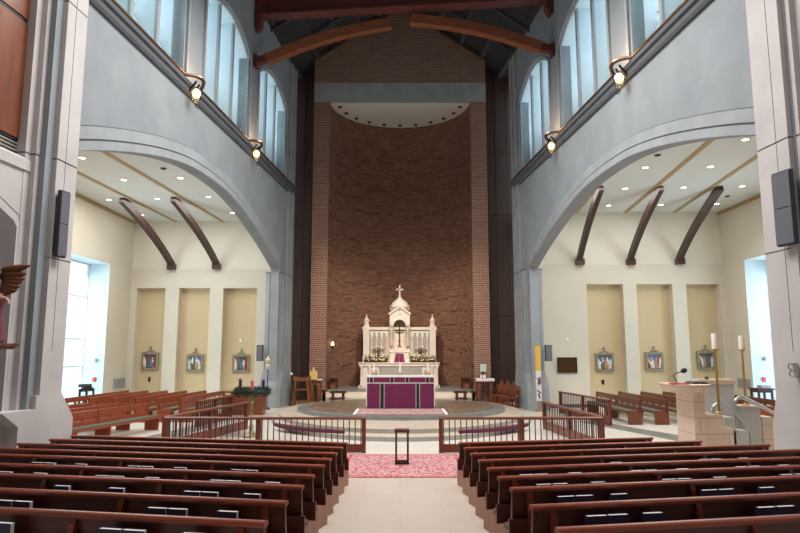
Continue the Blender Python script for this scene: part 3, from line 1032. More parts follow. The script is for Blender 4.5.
# ---- stations of the cross in the recesses
def station(px, py, side, lb, scheme, idx):
    d = TR[side]
    yb = d['Y'] + 0.42
    c = ony(px, py, yb - 0.05)
    t = thing('relief_plaque', lb, 'relief', (c.x, yb, c.z - 0.42), 0, 'framed relief plaques in the wall recesses')
    off = Vector((c.x, yb, c.z - 0.42))
    w, h = 0.42, 0.43
    mb = MB()
    for x0, x1, z0, z1 in ((-w, w, -h, -h + 0.10), (-w, w, h - 0.10, h), (-w, -w + 0.10, -h + .1, h - .1), (w - 0.10, w, -h + .1, h - .1)):
        mb.box(c.x + x0, c.x + x1, yb - 0.11, yb - 0.02, c.z + z0, c.z + z1)
    mb.build('frame', M['frame'], t, off)
    MB().box(c.x - w + .08, c.x + w - .08, yb - 0.06, yb - 0.015, c.z - h + .08, c.z + h - .08).build('back_panel', M[scheme[0]], t, off)
    rnd = random.Random(idx + 40)
    xs_ = [-0.24, -0.15, -0.05, 0.04, 0.13, 0.23, -0.1, 0.09]
    for k, fx in enumerate(xs_):
        mt = scheme[1][k % len(scheme[1])][0]
        front = k >= 6
        h0 = rnd.uniform(0.46, 0.62) if not front else rnd.uniform(0.26, 0.38)
        X0 = c.x + fx + rnd.uniform(-0.02, 0.02)
        lean = rnd.uniform(-0.09, 0.09)
        Z0 = c.z - 0.31
        dy = 0.0 if not front else -0.02
        rings = []
        for q, w_ in ((0, 0.6), (0.12, 0.95), (0.4, 0.85), (0.7, 0.95), (0.8, 0.6), (0.83, 0.3), (0.88, 0.42), (0.95, 0.4), (1.0, 0.1)):
            xx, ww = X0 + lean * q, 0.085 * w_
            rings.append([(xx + ww * math.cos(2 * PI * i / 8), yb - 0.07 + dy + 0.35 * ww * math.sin(2 * PI * i / 8), Z0 + q * h0) for i in range(8)])
        MB().loft(rings).build('relief_figure', M[mt], t, off, smooth=60)
    # little cross standing on a scroll on the top rail
    mb = MB()
    mb.tube([(c.x - 0.2, yb - 0.06, c.z + h), (c.x - 0.1, yb - 0.06, c.z + h + .07), (c.x, yb - 0.06, c.z + h + .1), (c.x + .1, yb - 0.06, c.z + h + .07), (c.x + .2, yb - .06, c.z + h)], 0.022, 6)
    mb.box(c.x - 0.018, c.x + 0.018, yb - 0.08, yb - 0.045, c.z + h + 0.08, c.z + h + 0.3)
    mb.box(c.x - 0.07, c.x + 0.07, yb - 0.08, yb - 0.045, c.z + h + 0.2, c.z + h + 0.235)
    mb.build('cross_finial', M['frame'], t, off)


sch = [('rel_dark', [('rel_white', 0.02, -0.05, 0.12, 0.2), ('rel_red', -0.15, -0.05, 0.09, 0.24), ('rel_green', 0.19, -0.05, 0.1, 0.26), ('pebble', -0.02, 0.16, 0.07, 0.12)]),
       ('pebble', [('rel_white', 0.04, -0.06, 0.1, 0.22), ('rel_white', -0.16, 0.02, 0.08, 0.26), ('rel_green', 0.2, -0.04, 0.08, 0.25), ('rel_tan', -0.06, -0.1, 0.08, 0.18)]),
       ('rel_dark', [('rel_white', 0.0, 0.0, 0.1, 0.27), ('rel_red', -0.2, -0.08, 0.07, 0.2), ('rel_green', 0.2, -0.02, 0.1, 0.26), ('pebble', -0.12, 0.1, 0.07, 0.16)]),
       ('pebble', [('rel_white', -0.1, -0.08, 0.14, 0.18), ('rel_white', 0.12, -0.1, 0.13, 0.15), ('rel_green', 0.2, 0.1, 0.07, 0.16), ('rel_tan', -0.22, -0.1, 0.06, 0.18)]),
       ('pebble', [('rel_red', -0.18, -0.1, 0.1, 0.16), ('rel_white', 0.02, 0.0, 0.1, 0.2), ('rel_white', 0.18, -0.02, 0.09, 0.22), ('rel_tan', -0.05, -0.15, 0.1, 0.12)]),
       ('rel_dark', [('pebble', -0.18, -0.02, 0.1, 0.26), ('rel_white', 0.0, -0.02, 0.1, 0.24), ('rel_tan', 0.12, 0.0, 0.09, 0.24), ('rel_green', 0.22, -0.05, 0.07, 0.22)])]
st = [(150, 361, -1, 'pewter-framed painted relief with red robed figure, leftmost recess of left wall'), (195, 363, -1, 'pewter-framed painted relief with blue ground, middle recess of left wall'), (241, 363.3, -1, 'pewter-framed painted relief with one tall white figure, recess beside the left pier'),
      (604.5, 362.3, 1, 'pewter-framed painted relief on blue, recess nearest the dark wall plaque'), (654.5, 361.5, 1, 'pewter-framed painted relief with red figure at left, middle recess of right wall'), (706, 360.3, 1, 'pewter-framed painted relief crowded with figures, recess behind the candle stands')]
for i, a in enumerate(st):
    station(*a, sch[i], i)

# small wall fittings
for px, py, side, lb in ((149.3, 379.3, -1, 'tiny black wall outlet below the leftmost relief plaque'), (240, 381, -1, 'tiny black wall outlet below the relief beside the left pier'), (603, 382, 1, 'tiny black wall outlet below the relief nearest the dark plaque'), (706, 379, 1, 'tiny black wall outlet behind the reading desk')):
    yb = TR[side]['Y'] + 0.42
    c = ony(px, py, yb - 0.02)
    tag(MB().cbox(c, (0.11, 0.05, 0.22)).build('wall_outlet', M['blackmetal'], bevel=0.008), lb, 'outlet')
for px, py, side, dy, lb in ((241, 340.8, -1, 0.42, 'small white round wall thermostat above the relief by the left pier'), (567, 339.8, 1, 0.0, 'small white round wall thermostat above the dark wall plaque')):
    yb = TR[side]['Y'] + dy
    c = ony(px, py, yb)
    mb = MB()
    mb.prism([(0.075 * math.cos(2 * PI * i / 18), 0.085 * math.sin(2 * PI * i / 18)) for i in range(18)], lambda a, b, t: (c.x + a, t, c.z + b), yb - 0.06, yb)
    tag(mb.build('thermostat', M['white_paint'], bevel=0.01), lb, 'thermostat')
c = ony(567, 365, 29.3)
t = thing('wall_plaque', 'dark bronze rectangular plaque on the cream wall left of the right recesses', 'plaque', (c.x, 29.3, c.z - .33))
o_ = t.location
MB().box(c.x - 0.42, c.x + 0.42, 29.24, 29.3, c.z - 0.32, c.z + 0.32).build('plate', M['bronze_dark'], t, o_, bevel=0.01)
mb = MB()
for x0, x1, z0, z1 in ((-.45, .45, -.35, -.3), (-.45, .45, .3, .35), (-.45, -.4, -.3, .3), (.4, .45, -.3, .3)):
    mb.box(c.x + x0, c.x + x1, 29.21, 29.3, c.z + z0, c.z + z1)
mb.build('frame', M['blackmetal'], t, o_)
for side, p0, p1, lb in ((-1, (113, 378.5), (124, 388), 'pale grey louvred grille low on the left outer wall by the window'), (1, (738.5, 379), (751, 388), 'pale grey louvred grille low on the right outer wall by the window')):
    X = TR[side]['X']
    a, b = onx(*p0, X), onx(*p1, X)
    y0, y1 = sorted((a.y, b.y))
    y0, y1 = max(y0, TR[side]['yw1'] + 0.15), y1
    z0, z1 = 0.6, 1.15
    z1 = onx((p0[0] + p1[0]) / 2, p0[1], X).z
    z0 = onx((p0[0] + p1[0]) / 2, p1[1], X).z
    mb = MB()
    xs = X - side * 0.05
    mb.box(min(X, xs), max(X, xs), y0, y1, z0, z1)
    for k in range(7):
        zz = z0 + (z1 - z0) * (k + 0.5) / 7
        mb.box(min(xs, xs - side * 0.015), max(xs, xs - side * 0.015), y0 + 0.04, y1 - 0.04, zz - 0.012, zz + 0.012)
    tag(mb.build('wall_grille', M['vent']), lb, 'vent')
for side, px, py, lb in ((-1, 94.5, 379.5, 'small red alarm box on the left window reveal'), (1, 763.5, 379.5, 'small red alarm box on the right window reveal')):
    c = ony(px, py, TR[side]['yw1'])
    tag(MB().cbox((c.x, c.y - 0.03, c.z), (0.16, 0.06, 0.2)).build('alarm_box', M['red'], bevel=0.015), lb, 'alarm')
for side, px, py, lb in ((-1, 96.5, 360, 'small white sounder high on the left window reveal'), (1, 764, 358.5, 'small white sounder high on the right window reveal')):
    c = ony(px, py, TR[side]['yw1'])
    tag(MB().lathe([(0, 0), (.09, .0), (.08, .1), (.05, .16), (0, .17)], (c.x, c.y - 0.09, c.z - .08), 12).build('sounder', M['vent'], smooth=40), lb, 'alarm')
# ================================================================== NAVE PEWS
PEWS = {}


def make_pew(L, sg, label, group, wood_back='pew_back'):
    """inner end at the origin; runs along sg*x; faces +y"""
    root = thing('pew', label, 'pew', (0, 0, 0), 0, group)
    X = lambda v: sg * v
    mb = MB()
    mb.prism([(0.035, 0.50), (0.0, 0.81), (0.035, 0.81), (0.075, 0.50)], lambda a, b, t: (X(t), a, b), 0.0, L)
    mb.build('back_panel', M[wood_back], root)
    mb = MB()
    mb.prism([(-0.022, 0.805), (-0.028, 0.83), (-0.018, 0.842), (0.015, 0.848), (0.05, 0.842), (0.058, 0.825), (0.05, 0.805)], lambda a, b, t: (X(t), a, b), -0.015, L + 0.015)
    mb.build('top_rail', M['pew'], root, smooth=50)
    mb = MB()
    mb.prism([(-0.03, 0.36), (-0.03, 0.56), (0.0, 0.56), (0.02, 0.36)], lambda a, b, t: (X(t), a, b), -0.05, L + 0.03)
    mb.build('lower_back_panel', M[wood_back], root)
    mb = MB()
    mb.prism([(-0.15, 0.47), (-0.15, 0.545), (-0.135, 0.545), (-0.135, 0.494), (-0.03, 0.494), (-0.03, 0.47)], lambda a, b, t: (X(t), a, b), 0.22, L - 0.1)
    mb.build('book_rack', M[wood_back], root)
    n = max(2, int(round(L / 1.6)))
    for i in range(n + 1):
        x = 0.17 + (L - 0.3) * i / n
        mb = MB()
        x0, x1 = sorted((X(x - 0.026), X(x + 0.026)))
        mb.prism([(-0.065, 0.0), (-0.065, 0.6), (-0.035, 0.76), (-0.015, 0.80), (0.0, 0.80), (0.0, 0.0)], lambda a, b, t: (t, a, b), x0, x1)
        mb.build('post', M['pew'], root)
    x0, x1 = sorted((X(0.14), X(L - 0.1)))
    MB().box(x0, x1, 0.06, 0.56, 0.24, 0.30).build('seat', M['pew'], root)
    x0, x1 = sorted((X(0.122), X(L - 0.08)))
    MB().box(x0, x1, 0.07, 0.62, 0.317, 0.365).build('seat_cushion', M['cushion'], root, bevel=0.015)
    for xe in (0.12, L - 0.12):
        x0, x1 = sorted((X(xe), X(xe + 0.045)))
        MB().box(x0, x1, 0.02, 0.64, -0.06, 0.315).build('end_panel', M['pew_end'], root, bevel=0.006)
    x0, x1 = sorted((X(0.166), X(L - 0.13)))
    MB().box(x0, x1, 0.1, 0.13, -0.04, 0.24).build('kick_board', M[wood_back], root)
    return root


ROWS_L = [11.44, 10.52, 9.56, 8.73, 7.96, 7.02, 6.22, 5.33, 4.5]
ROWS_R = [11.41, 10.42, 9.44, 8.53, 7.64, 6.84, 6.05, 5.11, 4.25]
XO_L = [6.5, 6.42, 6.42, 6.4, 6.5, 6.6, 6.6, 6.6, 6.6]
XO_R = [4.87, 5.38, 6.1, 6.15, 6.4, 6.5, 6.55, 6.6, 6.6]
for side, rows, xo, xi in ((-1, ROWS_L, XO_L, 0.97), (1, ROWS_R, XO_R, 1.08)):
    sname = 'left' if side < 0 else 'right'
    for i, (u, x1) in enumerate(zip(rows, xo)):
        y = (u + xi * math.sin(TH)) / math.cos(TH)
        L = (x1 - xi) / math.cos(TH)
        if i == 0:
            lb = 'long cherry-red wooden pew, front row of the %s nave block facing the rail' % sname
        elif i == 8:
            lb = 'long cherry-red wooden pew closest to the camera in the %s nave block' % sname
        else:
            lb = 'long cherry-red wooden pew, %s row back from the rail, %s nave block' % (ORD[i], sname)
        r = make_pew(L, side, lb, 'nave pews, %s block' % sname)
        z = fl(side * xi, y) + 0.004
        y -= 0.045 * math.cos(TH)
        xq = side * (xi + 0.012)
        r.location = (xq, y, z)
        r.rotation_euler = (0, 0, side * TH)
        PEWS[(side, i)] = (Vector((xq, y, z)), L)

# ---- navy service books in the racks: (row, distances along the pew from its aisle end)
proto_book = None


def make_book():
    t = thing('hymnal', 'x', 'book', (0, 0, 0))
    w, h, th = 0.182, 0.275, 0.05
    mb = MB()
    mb.box(-w / 2, w / 2, -th / 2, -th / 2 + 0.004, 0, h).box(-w / 2, w / 2, th / 2 - 0.004, th / 2, 0, h)
    mb.box(-w / 2 - 0.002, -w / 2 + 0.004, -th / 2, th / 2, 0, h)
    # covers and spine are one binding
    MB().loft([[(-w / 2, -th / 2, z), (w / 2, -th / 2, z), (w / 2, -th / 2 + .004, z), (-w / 2 + .005, -th / 2 + .004, z), (-w / 2 + .005, th / 2 - .004, z), (w / 2, th / 2 - .004, z), (w / 2, th / 2, z), (-w / 2, th / 2, z)] for z in (0, h)]).build('binding', M['navy'], t)
    MB().box(-w / 2 + 0.006, w / 2 - 0.004, -th / 2 + 0.0045, th / 2 - 0.0045, 0.004, h - 0.003).build('page_block', M['page'], t)
    mb = MB()
    pts = [(-0.035 + 0.02 * math.sin(a * 1.3), -th / 2 - 0.001, h * 0.42 + 0.05 * math.cos(a)) for a in [k * 0.35 for k in range(10)]]
    mb.tube(pts, 0.004, 5)
    mb.bar((-0.005, -th / 2 - 0.001, h * 0.45), (0.06, -th / 2 - 0.001, h * 0.45), 0.003, 0.012)
    mb.build('cover_stamp', M['gilt'], t)
    return t


# pixel columns of the book centres on the photo's racks, per pew, worked back to metres along the pew
BOOKS_PX = {(-1, 7): [(5, 521.5), (114, 526.5), (136, 527.5), (196, 529.5)], (-1, 6): [(8, 499), (25, 500), (161, 505.5), (179, 506.5), (229, 508)],
            (-1, 5): [(64, 485), (118, 487), (195, 489.5), (211, 490.5), (253, 491.7)], (-1, 4): [(7, 470.5), (41.5, 472), (104, 474.3), (118, 474.8), (153, 476), (220.5, 478.5), (234, 479), (273, 480.4)],
            (-1, 3): [(40, 460.2), (51, 460.7), (82, 462), (136, 464.5), (148, 465), (181, 466.5), (239, 469), (252, 469.5)], (-1, 2): [(76, 454), (88, 454.4), (205, 459.8)],
            (1, 2): [(703, 458.8), (713, 458.5), (742, 457), (615, 463)], (1, 3): [(526, 474), (539, 473.6), (574, 472.3), (636, 470.2), (648, 469.9), (681, 468), (740, 466), (750, 465.7), (782, 464.5)],
            (1, 4): [(543, 484), (556, 483.6), (597, 482), (668, 479.2), (681, 478.8), (718.5, 477.3), (785, 475), (797, 474.5)],
            (1, 5): [(565, 495.5), (582, 495), (617.5, 493), (708, 490), (723, 489.5), (765, 487.3)], (1, 6): [(595, 514.5), (614.5, 513.7), (651, 511.5), (764, 508.3), (782, 507.8)]}


def hit_rack(side, i, px, py):
    o, L = PEWS[(side, i)]
    d = Vector((side * math.cos(TH), math.sin(TH), 0))
    n = Vector((-side * math.sin(TH), math.cos(TH), 0))
    r = Vector(ray(px, py))
    e = Vector((0, 0, EZ))
    k = (o - n * 0.08 - e).dot(n) / r.dot(n)
    p = e + r * k
    return (p - o).dot(d), p.z - o.z


BOOK_BEST = []
for (side, i0), lst in BOOKS_PX.items():
    tot = {}
    for i in range(9):
        zz = [hit_rack(side, i, *q)[1] for q in lst]
        tot[i] = abs(sum(zz) / len(zz) - 0.735)
    BOOK_BEST.append(((side, i0), min(tot, key=tot.get), [round(hit_rack(side, min(tot, key=tot.get), *q)[1], 2) for q in lst]))
used_rows = {}
for (key, best, _), lst in zip(BOOK_BEST, BOOKS_PX.values()):
    used_rows.setdefault((key[0], best), []).extend(lst)
for (side, i), lst in used_rows.items():
    sname = 'left' if side < 0 else 'right'
    o, L = PEWS[(side, i)]
    ss = sorted(hit_rack(side, i, *q)[0] for q in lst)
    keep = []
    for s_ in ss:
        if keep and s_ - keep[-1] < 0.19:
            s_ = keep[-1] + 0.19
        if s_ < L - 0.25:
            keep.append(s_)
    d = Vector((side * math.cos(TH), math.sin(TH), 0))
    n = Vector((-side * math.sin(TH), math.cos(TH), 0))
    rowname = 'pew nearest the camera' if i == 8 else '%s pew from the rail' % ORD[i]
    for k, s_ in enumerate(keep):
        lb = 'navy hymnal, white page edges, %s %s, %s from aisle' % (sname, rowname, ORD[k])
        p = o + d * s_ - n * 0.103 + Vector((0, 0, 0.495))
        rz = side * TH
        if proto_book is None:
            proto_book = make_book()
            b = proto_book
            b['label'] = lb
            b['group'] = 'navy hymnals in the nave racks'
            b.location = p
            b.rotation_euler = (0, 0, rz)
        else:
            dup(proto_book, p, rz, lb, 'navy hymnals in the nave racks')

# ================================================================== SIDE-AREA PEWS (backs with a slot between two boards)
def side_pew(p_near, p_far, face, label, group, wm, slots=True):
    """p_near,p_far: floor points under the back's top edge; face=+1 -> seat on +x side"""
    p, q = Vector((p_near[0], p_near[1], 0)), Vector((p_far[0], p_far[1], 0))
    d = q - p
    L = d.length
    rz = math.atan2(d.y, d.x) - PI / 2          # local +y along the pew
    root = thing('pew', label, 'pew', p, rz, group)
    f = face
    P = lambda a, b, t: (f * a, t, b)
    mb = MB().prism([(0.02, 0.68), (0.0, 0.87), (0.05, 0.87), (0.06, 0.68)], P, 0, L)
    mb.build('upper_back_board', M[wm], root)
    mb = MB().prism([(0.05, 0.40), (0.03, 0.60), (0.07, 0.60), (0.10, 0.40)], P, 0, L)
    mb.build('lower_back_board', M[wm], root)
    n = max(2, int(L / 0.55))
    for i in range(n + 1):
        y0 = L * i / n
        y0 = min(max(y0, 0.05), L - 0.05)
        mb = MB().prism([(0.03, 0.59), (0.025, 0.69), (0.06, 0.69), (0.07, 0.59)], P, y0 - 0.05, y0 + 0.05)
        mb.build('slot_block', M[wm], root)
    MB().prism([(0.05, 0.38), (0.05, 0.43), (0.52, 0.44), (0.52, 0.38)], P, 0.02, L - 0.02).build('seat', M[wm], root)
    MB().prism([(0.1, 0.441), (0.1, 0.475), (0.50, 0.485), (0.51, 0.442)], P, 0.06, L - 0.06).build('seat_cushion', M['cushion'], root)
    for y0 in (0.0, L / 2, L - 0.05):
        MB().prism([(-0.02, 0), (-0.01, 0.86), (0.07, 0.86), (0.1, 0.47), (0.5, 0.43), (0.48, 0)], P, y0, y0 + 0.05).build('end_panel' if y0 != L / 2 else 'support', M[wm], root)
    return root


xs = [-7.75, -8.55, -9.4, -10.25, -11.1, -11.95]
for i, x in enumerate(xs):
    lb = 'reddish slatted pew facing the altar, left side far block, ' + ['nearest the sanctuary', 'second from the sanctuary', 'third from the sanctuary', 'fourth from the sanctuary', 'fifth from the sanctuary', 'closest to the outer wall'][i]
    side_pew((x - 0.35, 23.4), (x, 27.9), 1, lb, 'left side pews, far block', 'pew_orange')
for i, k in enumerate((0, 1, 2, 3)):
    dx = -1.0 * k
    lb = 'russet slatted pew with dark cushion, left side near block, ' + ['nearest the nave arch', 'second from the nave arch', 'third from the nave arch', 'against the tall window'][i]
    side_pew((-9.55 + dx, 16.6), (-8.45 + dx * 0.95, 21.3), 1, lb, 'left side pews, near block', 'pew_orange')
for i in range(6):
    x = 8.5 + 0.95 * i
    lb = 'brown slatted pew facing the altar, right side area, ' + ['nearest the sanctuary', 'second from the sanctuary', 'third from the sanctuary', 'fourth from the sanctuary', 'fifth from the sanctuary', 'closest to the bright window'][i]
    side_pew((x + 0.05, 22.6), (x - 0.05, 27.2), -1, lb, 'right side pews, far block', 'pew_side')
for i in range(4):
    x = 10.6 + 0.95 * i
    lb = 'russet slatted pew behind the reading desk, right side near block, ' + ['nearest the nave arch', 'second from the nave arch', 'third from the nave arch', 'fourth beside the window'][i]
    side_pew((x + 0.6, 16.2), (x, 21.0), -1, lb, 'right side pews, near block', 'pew_orange')


# ================================================================== ALTAR RAILS
def rail(p, q, label, nb, mid_posts=(0.0, 1.0), h=0.9, base=0.22, z0=0.0, lean=True, group='altar rails'):
    p, q = Vector((p[0], p[1], z0)), Vector((q[0], q[1], z0))
    d = (q - p)
    L = d.length
    d.normalize()
    root = thing('altar_rail', label, 'railing', p, math.atan2(d.y, d.x), group)
    mb = MB().prism([(-0.07, h - 0.06), (-0.075, h - 0.02), (-0.05, h), (0.05, h), (0.075, h - 0.02), (0.07, h - 0.06)], lambda a, b, t: (t, a, b), -0.05, L + 0.05)
    mb.build('top_rail', M['rail'], root, smooth=50)
    MB().box(0, L, -0.03, 0.03, 0.02, base).build('bottom_board', M['rail'], root)
    for i in range(nb):
        x = L * (i + 0.5) / nb
        MB().box(x - 0.012, x + 0.012, -0.012, 0.012, base, h - 0.055).build('baluster', M['rail_dark'], root)
    for m in mid_posts:
        x = L * m
        MB().box(x - 0.05, x + 0.05, -0.05, 0.05, 0.0, h - 0.05).build('post', M['rail'], root)
    return root


rail((-6.05, 16.6), (-0.93, 16.53), 'dark cherry altar rail with thin balusters, front left of the aisle opening', 34, (0.0, 0.47, 1.0))
rail((1.05, 16.53), (5.2, 16.6), 'dark cherry altar rail with thin balusters, front right of the aisle opening', 28, (0.0, 0.5, 1.0))
rail((-6.15, 16.75), (-5.15, 21.4), 'dark cherry altar rail running back from the front rail on the left', 30, (0.0, 0.5, 1.0), base=0.28)
rail((5.28, 16.75), (4.85, 21.5), 'dark cherry altar rail running back from the front rail on the right', 30, (0.0, 0.5, 1.0), base=0.28)
rail((7.35, 22.4), (6.75, 26.8), 'dark cherry front screen rail before the right side pews', 28, (0.0, 0.5, 1.0), base=0.3)
rail((-6.95, 21.9), (-6.45, 24.4), 'dark cherry front screen rail before the left side pews', 18, (0.0, 0.5, 1.0), base=0.3)

# ---- credence chest below the wreath, rugs, cushions
a, b = onz(229, 410, 0.13), onz(272, 410, 0.13)
t = thing('chest', 'reddish polished wooden chest below the evergreen wreath, by the left pier', 'chest', (-6.2, 24.9, 0.13), 0.0)
o_ = t.location
MB().box(-6.0 - 0.55, -5.3, 24.6, 25.2, 0.13, 0.98).build('body', M['pew'], t, o_, bevel=0.01)
MB().box(-7.0, -5.25, 24.55, 25.25, 0.98, 1.03).build('top', M['rail'], t, o_, bevel=0.01)
MB().box(-6.85, -5.4, 24.575, 24.6, 0.25, 0.9).build('front_panel', M['pew_side'], t, o_)

t = thing('aisle_rug', 'red Persian rug lying across the aisle before the altar rail opening', 'rug', (0.08, 14.8, 0.005))
o_ = t.location
MB().box(-1.18, 1.33, 13.5, 16.1, 0.005, 0.02).build('field', M['rug'], t, o_)
mb = MB()
for x0, x1, y0, y1 in ((-1.3, 1.45, 13.37, 13.5), (-1.3, 1.45, 16.1, 16.23), (-1.3, -1.18, 13.5, 16.1), (1.33, 1.45, 13.5, 16.1)):
    mb.box(x0, x1, y0, y1, 0.005, 0.021)
mb.build('border', M['rug_border'], t, o_)
t = thing('altar_rug', 'pale rose patterned rug in front of the altar on the round platform', 'rug', (0.02, 23.2, 0.398))
o_ = t.location
MB().box(-1.55, 1.58, 22.15, 24.30, 0.398, 0.41).build('field', M['rug_pale'], t, o_)
for x0, x1 in ((-1.64, -1.55), (1.58, 1.67)):
    MB().box(x0, x1, 22.15, 24.3, 0.398, 0.412).build('white_edge', M['linen'], t, o_)
for sgn, nm in ((-1, 'left'), (1, 'right')):
    mb = MB()
    rings = []
    for i in range(15):
        th_ = math.radians(108 + 30 * i / 14) if sgn < 0 else math.radians(72 - 30 * i / 14)
        a_, b_ = 4.75 + 0.25, 6.45 + 0.28
        ctr = Vector((0.05 + a_ * math.cos(th_) * 1.12, 25.7 - b_ * math.sin(th_), 0.13))
        w_ = 0.16 * (0.35 + 0.65 * min(1, i / 3) * min(1, (14 - i) / 3))
        nn = Vector((math.cos(th_), -math.sin(th_), 0)).normalized()
        rings.append([ctr - nn * w_ + Vector((0, 0, 0.002)), ctr + nn * w_ + Vector((0, 0, 0.002)), ctr + nn * w_ * 0.9 + Vector((0, 0, 0.09)), ctr - nn * w_ * 0.9 + Vector((0, 0, 0.09))])
    mb.loft(rings)
    tag(mb.build('kneeling_cushion', M['purple_dark'], smooth=40), 'curved plum kneeling cushion on the step behind the %s altar rail' % nm, 'cushion')

# kneeler stand in the aisle
c = onz(402, 463.5, 0.02)
t = thing('small_stand', 'narrow dark wood open-frame stand alone on the red aisle rug', 'stand', c)
o_ = t.location
MB().cbox(c + Vector((0, 0, 0.745)), (0.34, 0.30, 0.06)).build('top', M['dark_wood'], t, o_, bevel=0.01)
for sx in (-1, 1):
    for sy in (-1, 1):
        MB().cbox(c + Vector((sx * 0.135, sy * 0.12, 0.36)), (0.045, 0.045, 0.72)).build('leg', M['dark_wood'], t, o_)
for sy in (-1, 1):
    MB().cbox(c + Vector((0, sy * 0.12, 0.03)), (0.30, 0.045, 0.05)).build('foot_bar', M['dark_wood'], t, o_)
for sx in (-1, 1):
    MB().cbox(c + Vector((sx * 0.135, 0, 0.03)), (0.045, 0.24, 0.045)).build('foot_bar', M['dark_wood'], t, o_)

# ================================================================== ALTAR
AX, AY, AZ = 0.02, 24.40, 0.412
t = thing('altar', 'freestanding marble altar on the round platform, draped in purple', 'altar', (AX, AY + 0.5, 0.39))
o_ = t.location
MB().box(AX - 1.24, AX + 1.24, AY + 0.04, AY + 1.0, 0.40, AZ + 1.13).build('base', M['marble_white'], t, o_)
MB().box(AX - 1.28, AX + 1.28, AY - 0.0, AY + 1.05, AZ + 1.13, AZ + 1.20).build('mensa', M['marble_white'], t, o_, bevel=0.01)
t = thing('altar_cloth', 'white linen cloth covering the altar top and hanging at its ends', 'cloth', (AX, AY + 0.5, AZ + 1.2))
o_ = t.location
mb = MB()
mb.loft([[(x, AY - 0.03, AZ + 1.202), (x, AY + 1.06, AZ + 1.202), (x, AY + 1.06, AZ + 1.215), (x, AY - 0.03, AZ + 1.215)] for x in (AX - 1.31, AX + 1.31)])
mb.build('top_cloth', M['linen'], t, o_)
for sx in (-1, 1):
    MB().box(min(AX + sx * 1.285, AX + sx * 1.315), max(AX + sx * 1.285, AX + sx * 1.315), AY - 0.03, AY + 1.06, AZ + 0.08, AZ + 1.205).build('side_fall', M['linen'], t, o_)
MB().box(AX - 1.285, AX + 1.285, AY - 0.055, AY - 0.03, AZ + 0.93, AZ + 0.985).build('lace_hem', M['linen'], t, o_)


def zed(py):                                   # height on the altar front for a photo row
    return ony(400, py, AY - 0.05).z


def xed(px):
    return ony(px, 390, AY - 0.05).x


t = thing('altar_frontal', 'purple damask altar frontal with black and silver vertical bands', 'cloth', (AX, AY, AZ))
o_ = t.location
mb = MB()
n = 48
x0, x1 = AX - 1.27, AX + 1.27
prof = [(x0 + (x1 - x0) * i / n, AY - 0.045 + 0.008 * math.sin(i * 0.9) * (1 if 2 < i < n - 2 else 0)) for i in range(n + 1)]
mb.prism([(a, b) for a, b in prof] + [(x1, AY - 0.02), (x0, AY - 0.02)], flat, AZ + 0.015, AZ + 0.94)
mb.build('lower_panel', M['purple'], t, o_)
for a, b in ((180, 200), (393, 410)):
    xa, xb = xed(350 + a / 5.92), xed(350 + b / 5.92)
    MB().box(xa - 0.03, xb + 0.03, AY - 0.058, AY - 0.048, AZ + 0.02, AZ + 0.935).build('silver_braid', M['silverband'], t, o_)
    MB().box(xa, xb, AY - 0.064, AY - 0.056, AZ + 0.02, AZ + 0.935).build('black_band', M['black'], t, o_)
MB().box(x0 - 0.01, x1 + 0.01, AY - 0.075, AY - 0.05, AZ + 0.985, AZ + 1.17).build('frontlet', M['purple'], t, o_)
MB().box(x0 - 0.01, x1 + 0.01, AY - 0.078, AY - 0.05, AZ + 1.17, AZ + 1.2).build('frontlet_edge', M['linen'], t, o_)
for a, b in ((118, 136), (240, 258), (330, 347), (450, 468)):
    xa, xb = xed(350 + a / 5.92), xed(350 + b / 5.92)
    MB().box(xa - 0.025, xb + 0.025, AY - 0.082, AY - 0.074, AZ + 0.985, AZ + 1.17).build('silver_braid', M['silverband'], t, o_)
    MB().box(xa, xb, AY - 0.087, AY - 0.08, AZ + 0.985, AZ + 1.17).build('black_band', M['black'], t, o_)


def sub(mb, name, material, part, off):
    return mb.build(name, material, part, off)


def candle(x, y, z, h, r, label, stick_h=0.12, group=None, mats=('gold', 'wax')):
    t = thing('altar_candle', label, 'candle', (x, y, z), 0, group)
    o = t.location
    MB().lathe([(0, 0), (r * 2.6, 0), (r * 2.4, 0.015), (r * 0.8, 0.03), (r * 0.7, stick_h * 0.6), (r * 1.6, stick_h * 0.9), (r * 1.6, stick_h), (0, stick_h)], (x, y, z), 14).build('holder', M[mats[0]], t, o, smooth=40)
    wx = MB().lathe([(0, stick_h), (r, stick_h), (r, stick_h + h), (r * 0.7, stick_h + h + 0.01), (0, stick_h + h + 0.01)], (x, y, z), 12).build('wax', M[mats[1]], t, o, smooth=40)
    sub(MB().tube([(x, y, z + stick_h + h), (x + 0.004, y, z + stick_h + h + 0.03)], 0.004, 5), 'wick', M['black'], wx, o)
    
    return t


for px, lb in ((374, 'slim white candle standing on the left end of the altar'), (428, 'slim white candle standing on the right end of the altar'), (400, 'slim white candle standing at the centre of the altar')):
    candle(ony(px, 375, AY + 0.7).x, AY + 0.7, AZ + 1.216, 0.34, 0.035, lb)
M['angel'] = mat('painted_angel_robe', (190, 166, 146), 0.6, 0.1, 8)
# ================================================================== HIGH ALTAR (REREDOS)
RY = 31.2


def rx(px):
    return ony(px, 350, RY).x


def rz_(py):
    return ony(400, py, RY).z


hz = 0.792
t = thing('high_altar', 'white marble high altar and reredos with domed central niche, against the brick apse', 'altar', (0, RY + 0.7, hz))
o_ = t.location
cx = (rx(362) + rx(437)) / 2
zM = rz_(362.5)                                  # mensa top
xL, xR = rx(359), rx(439)
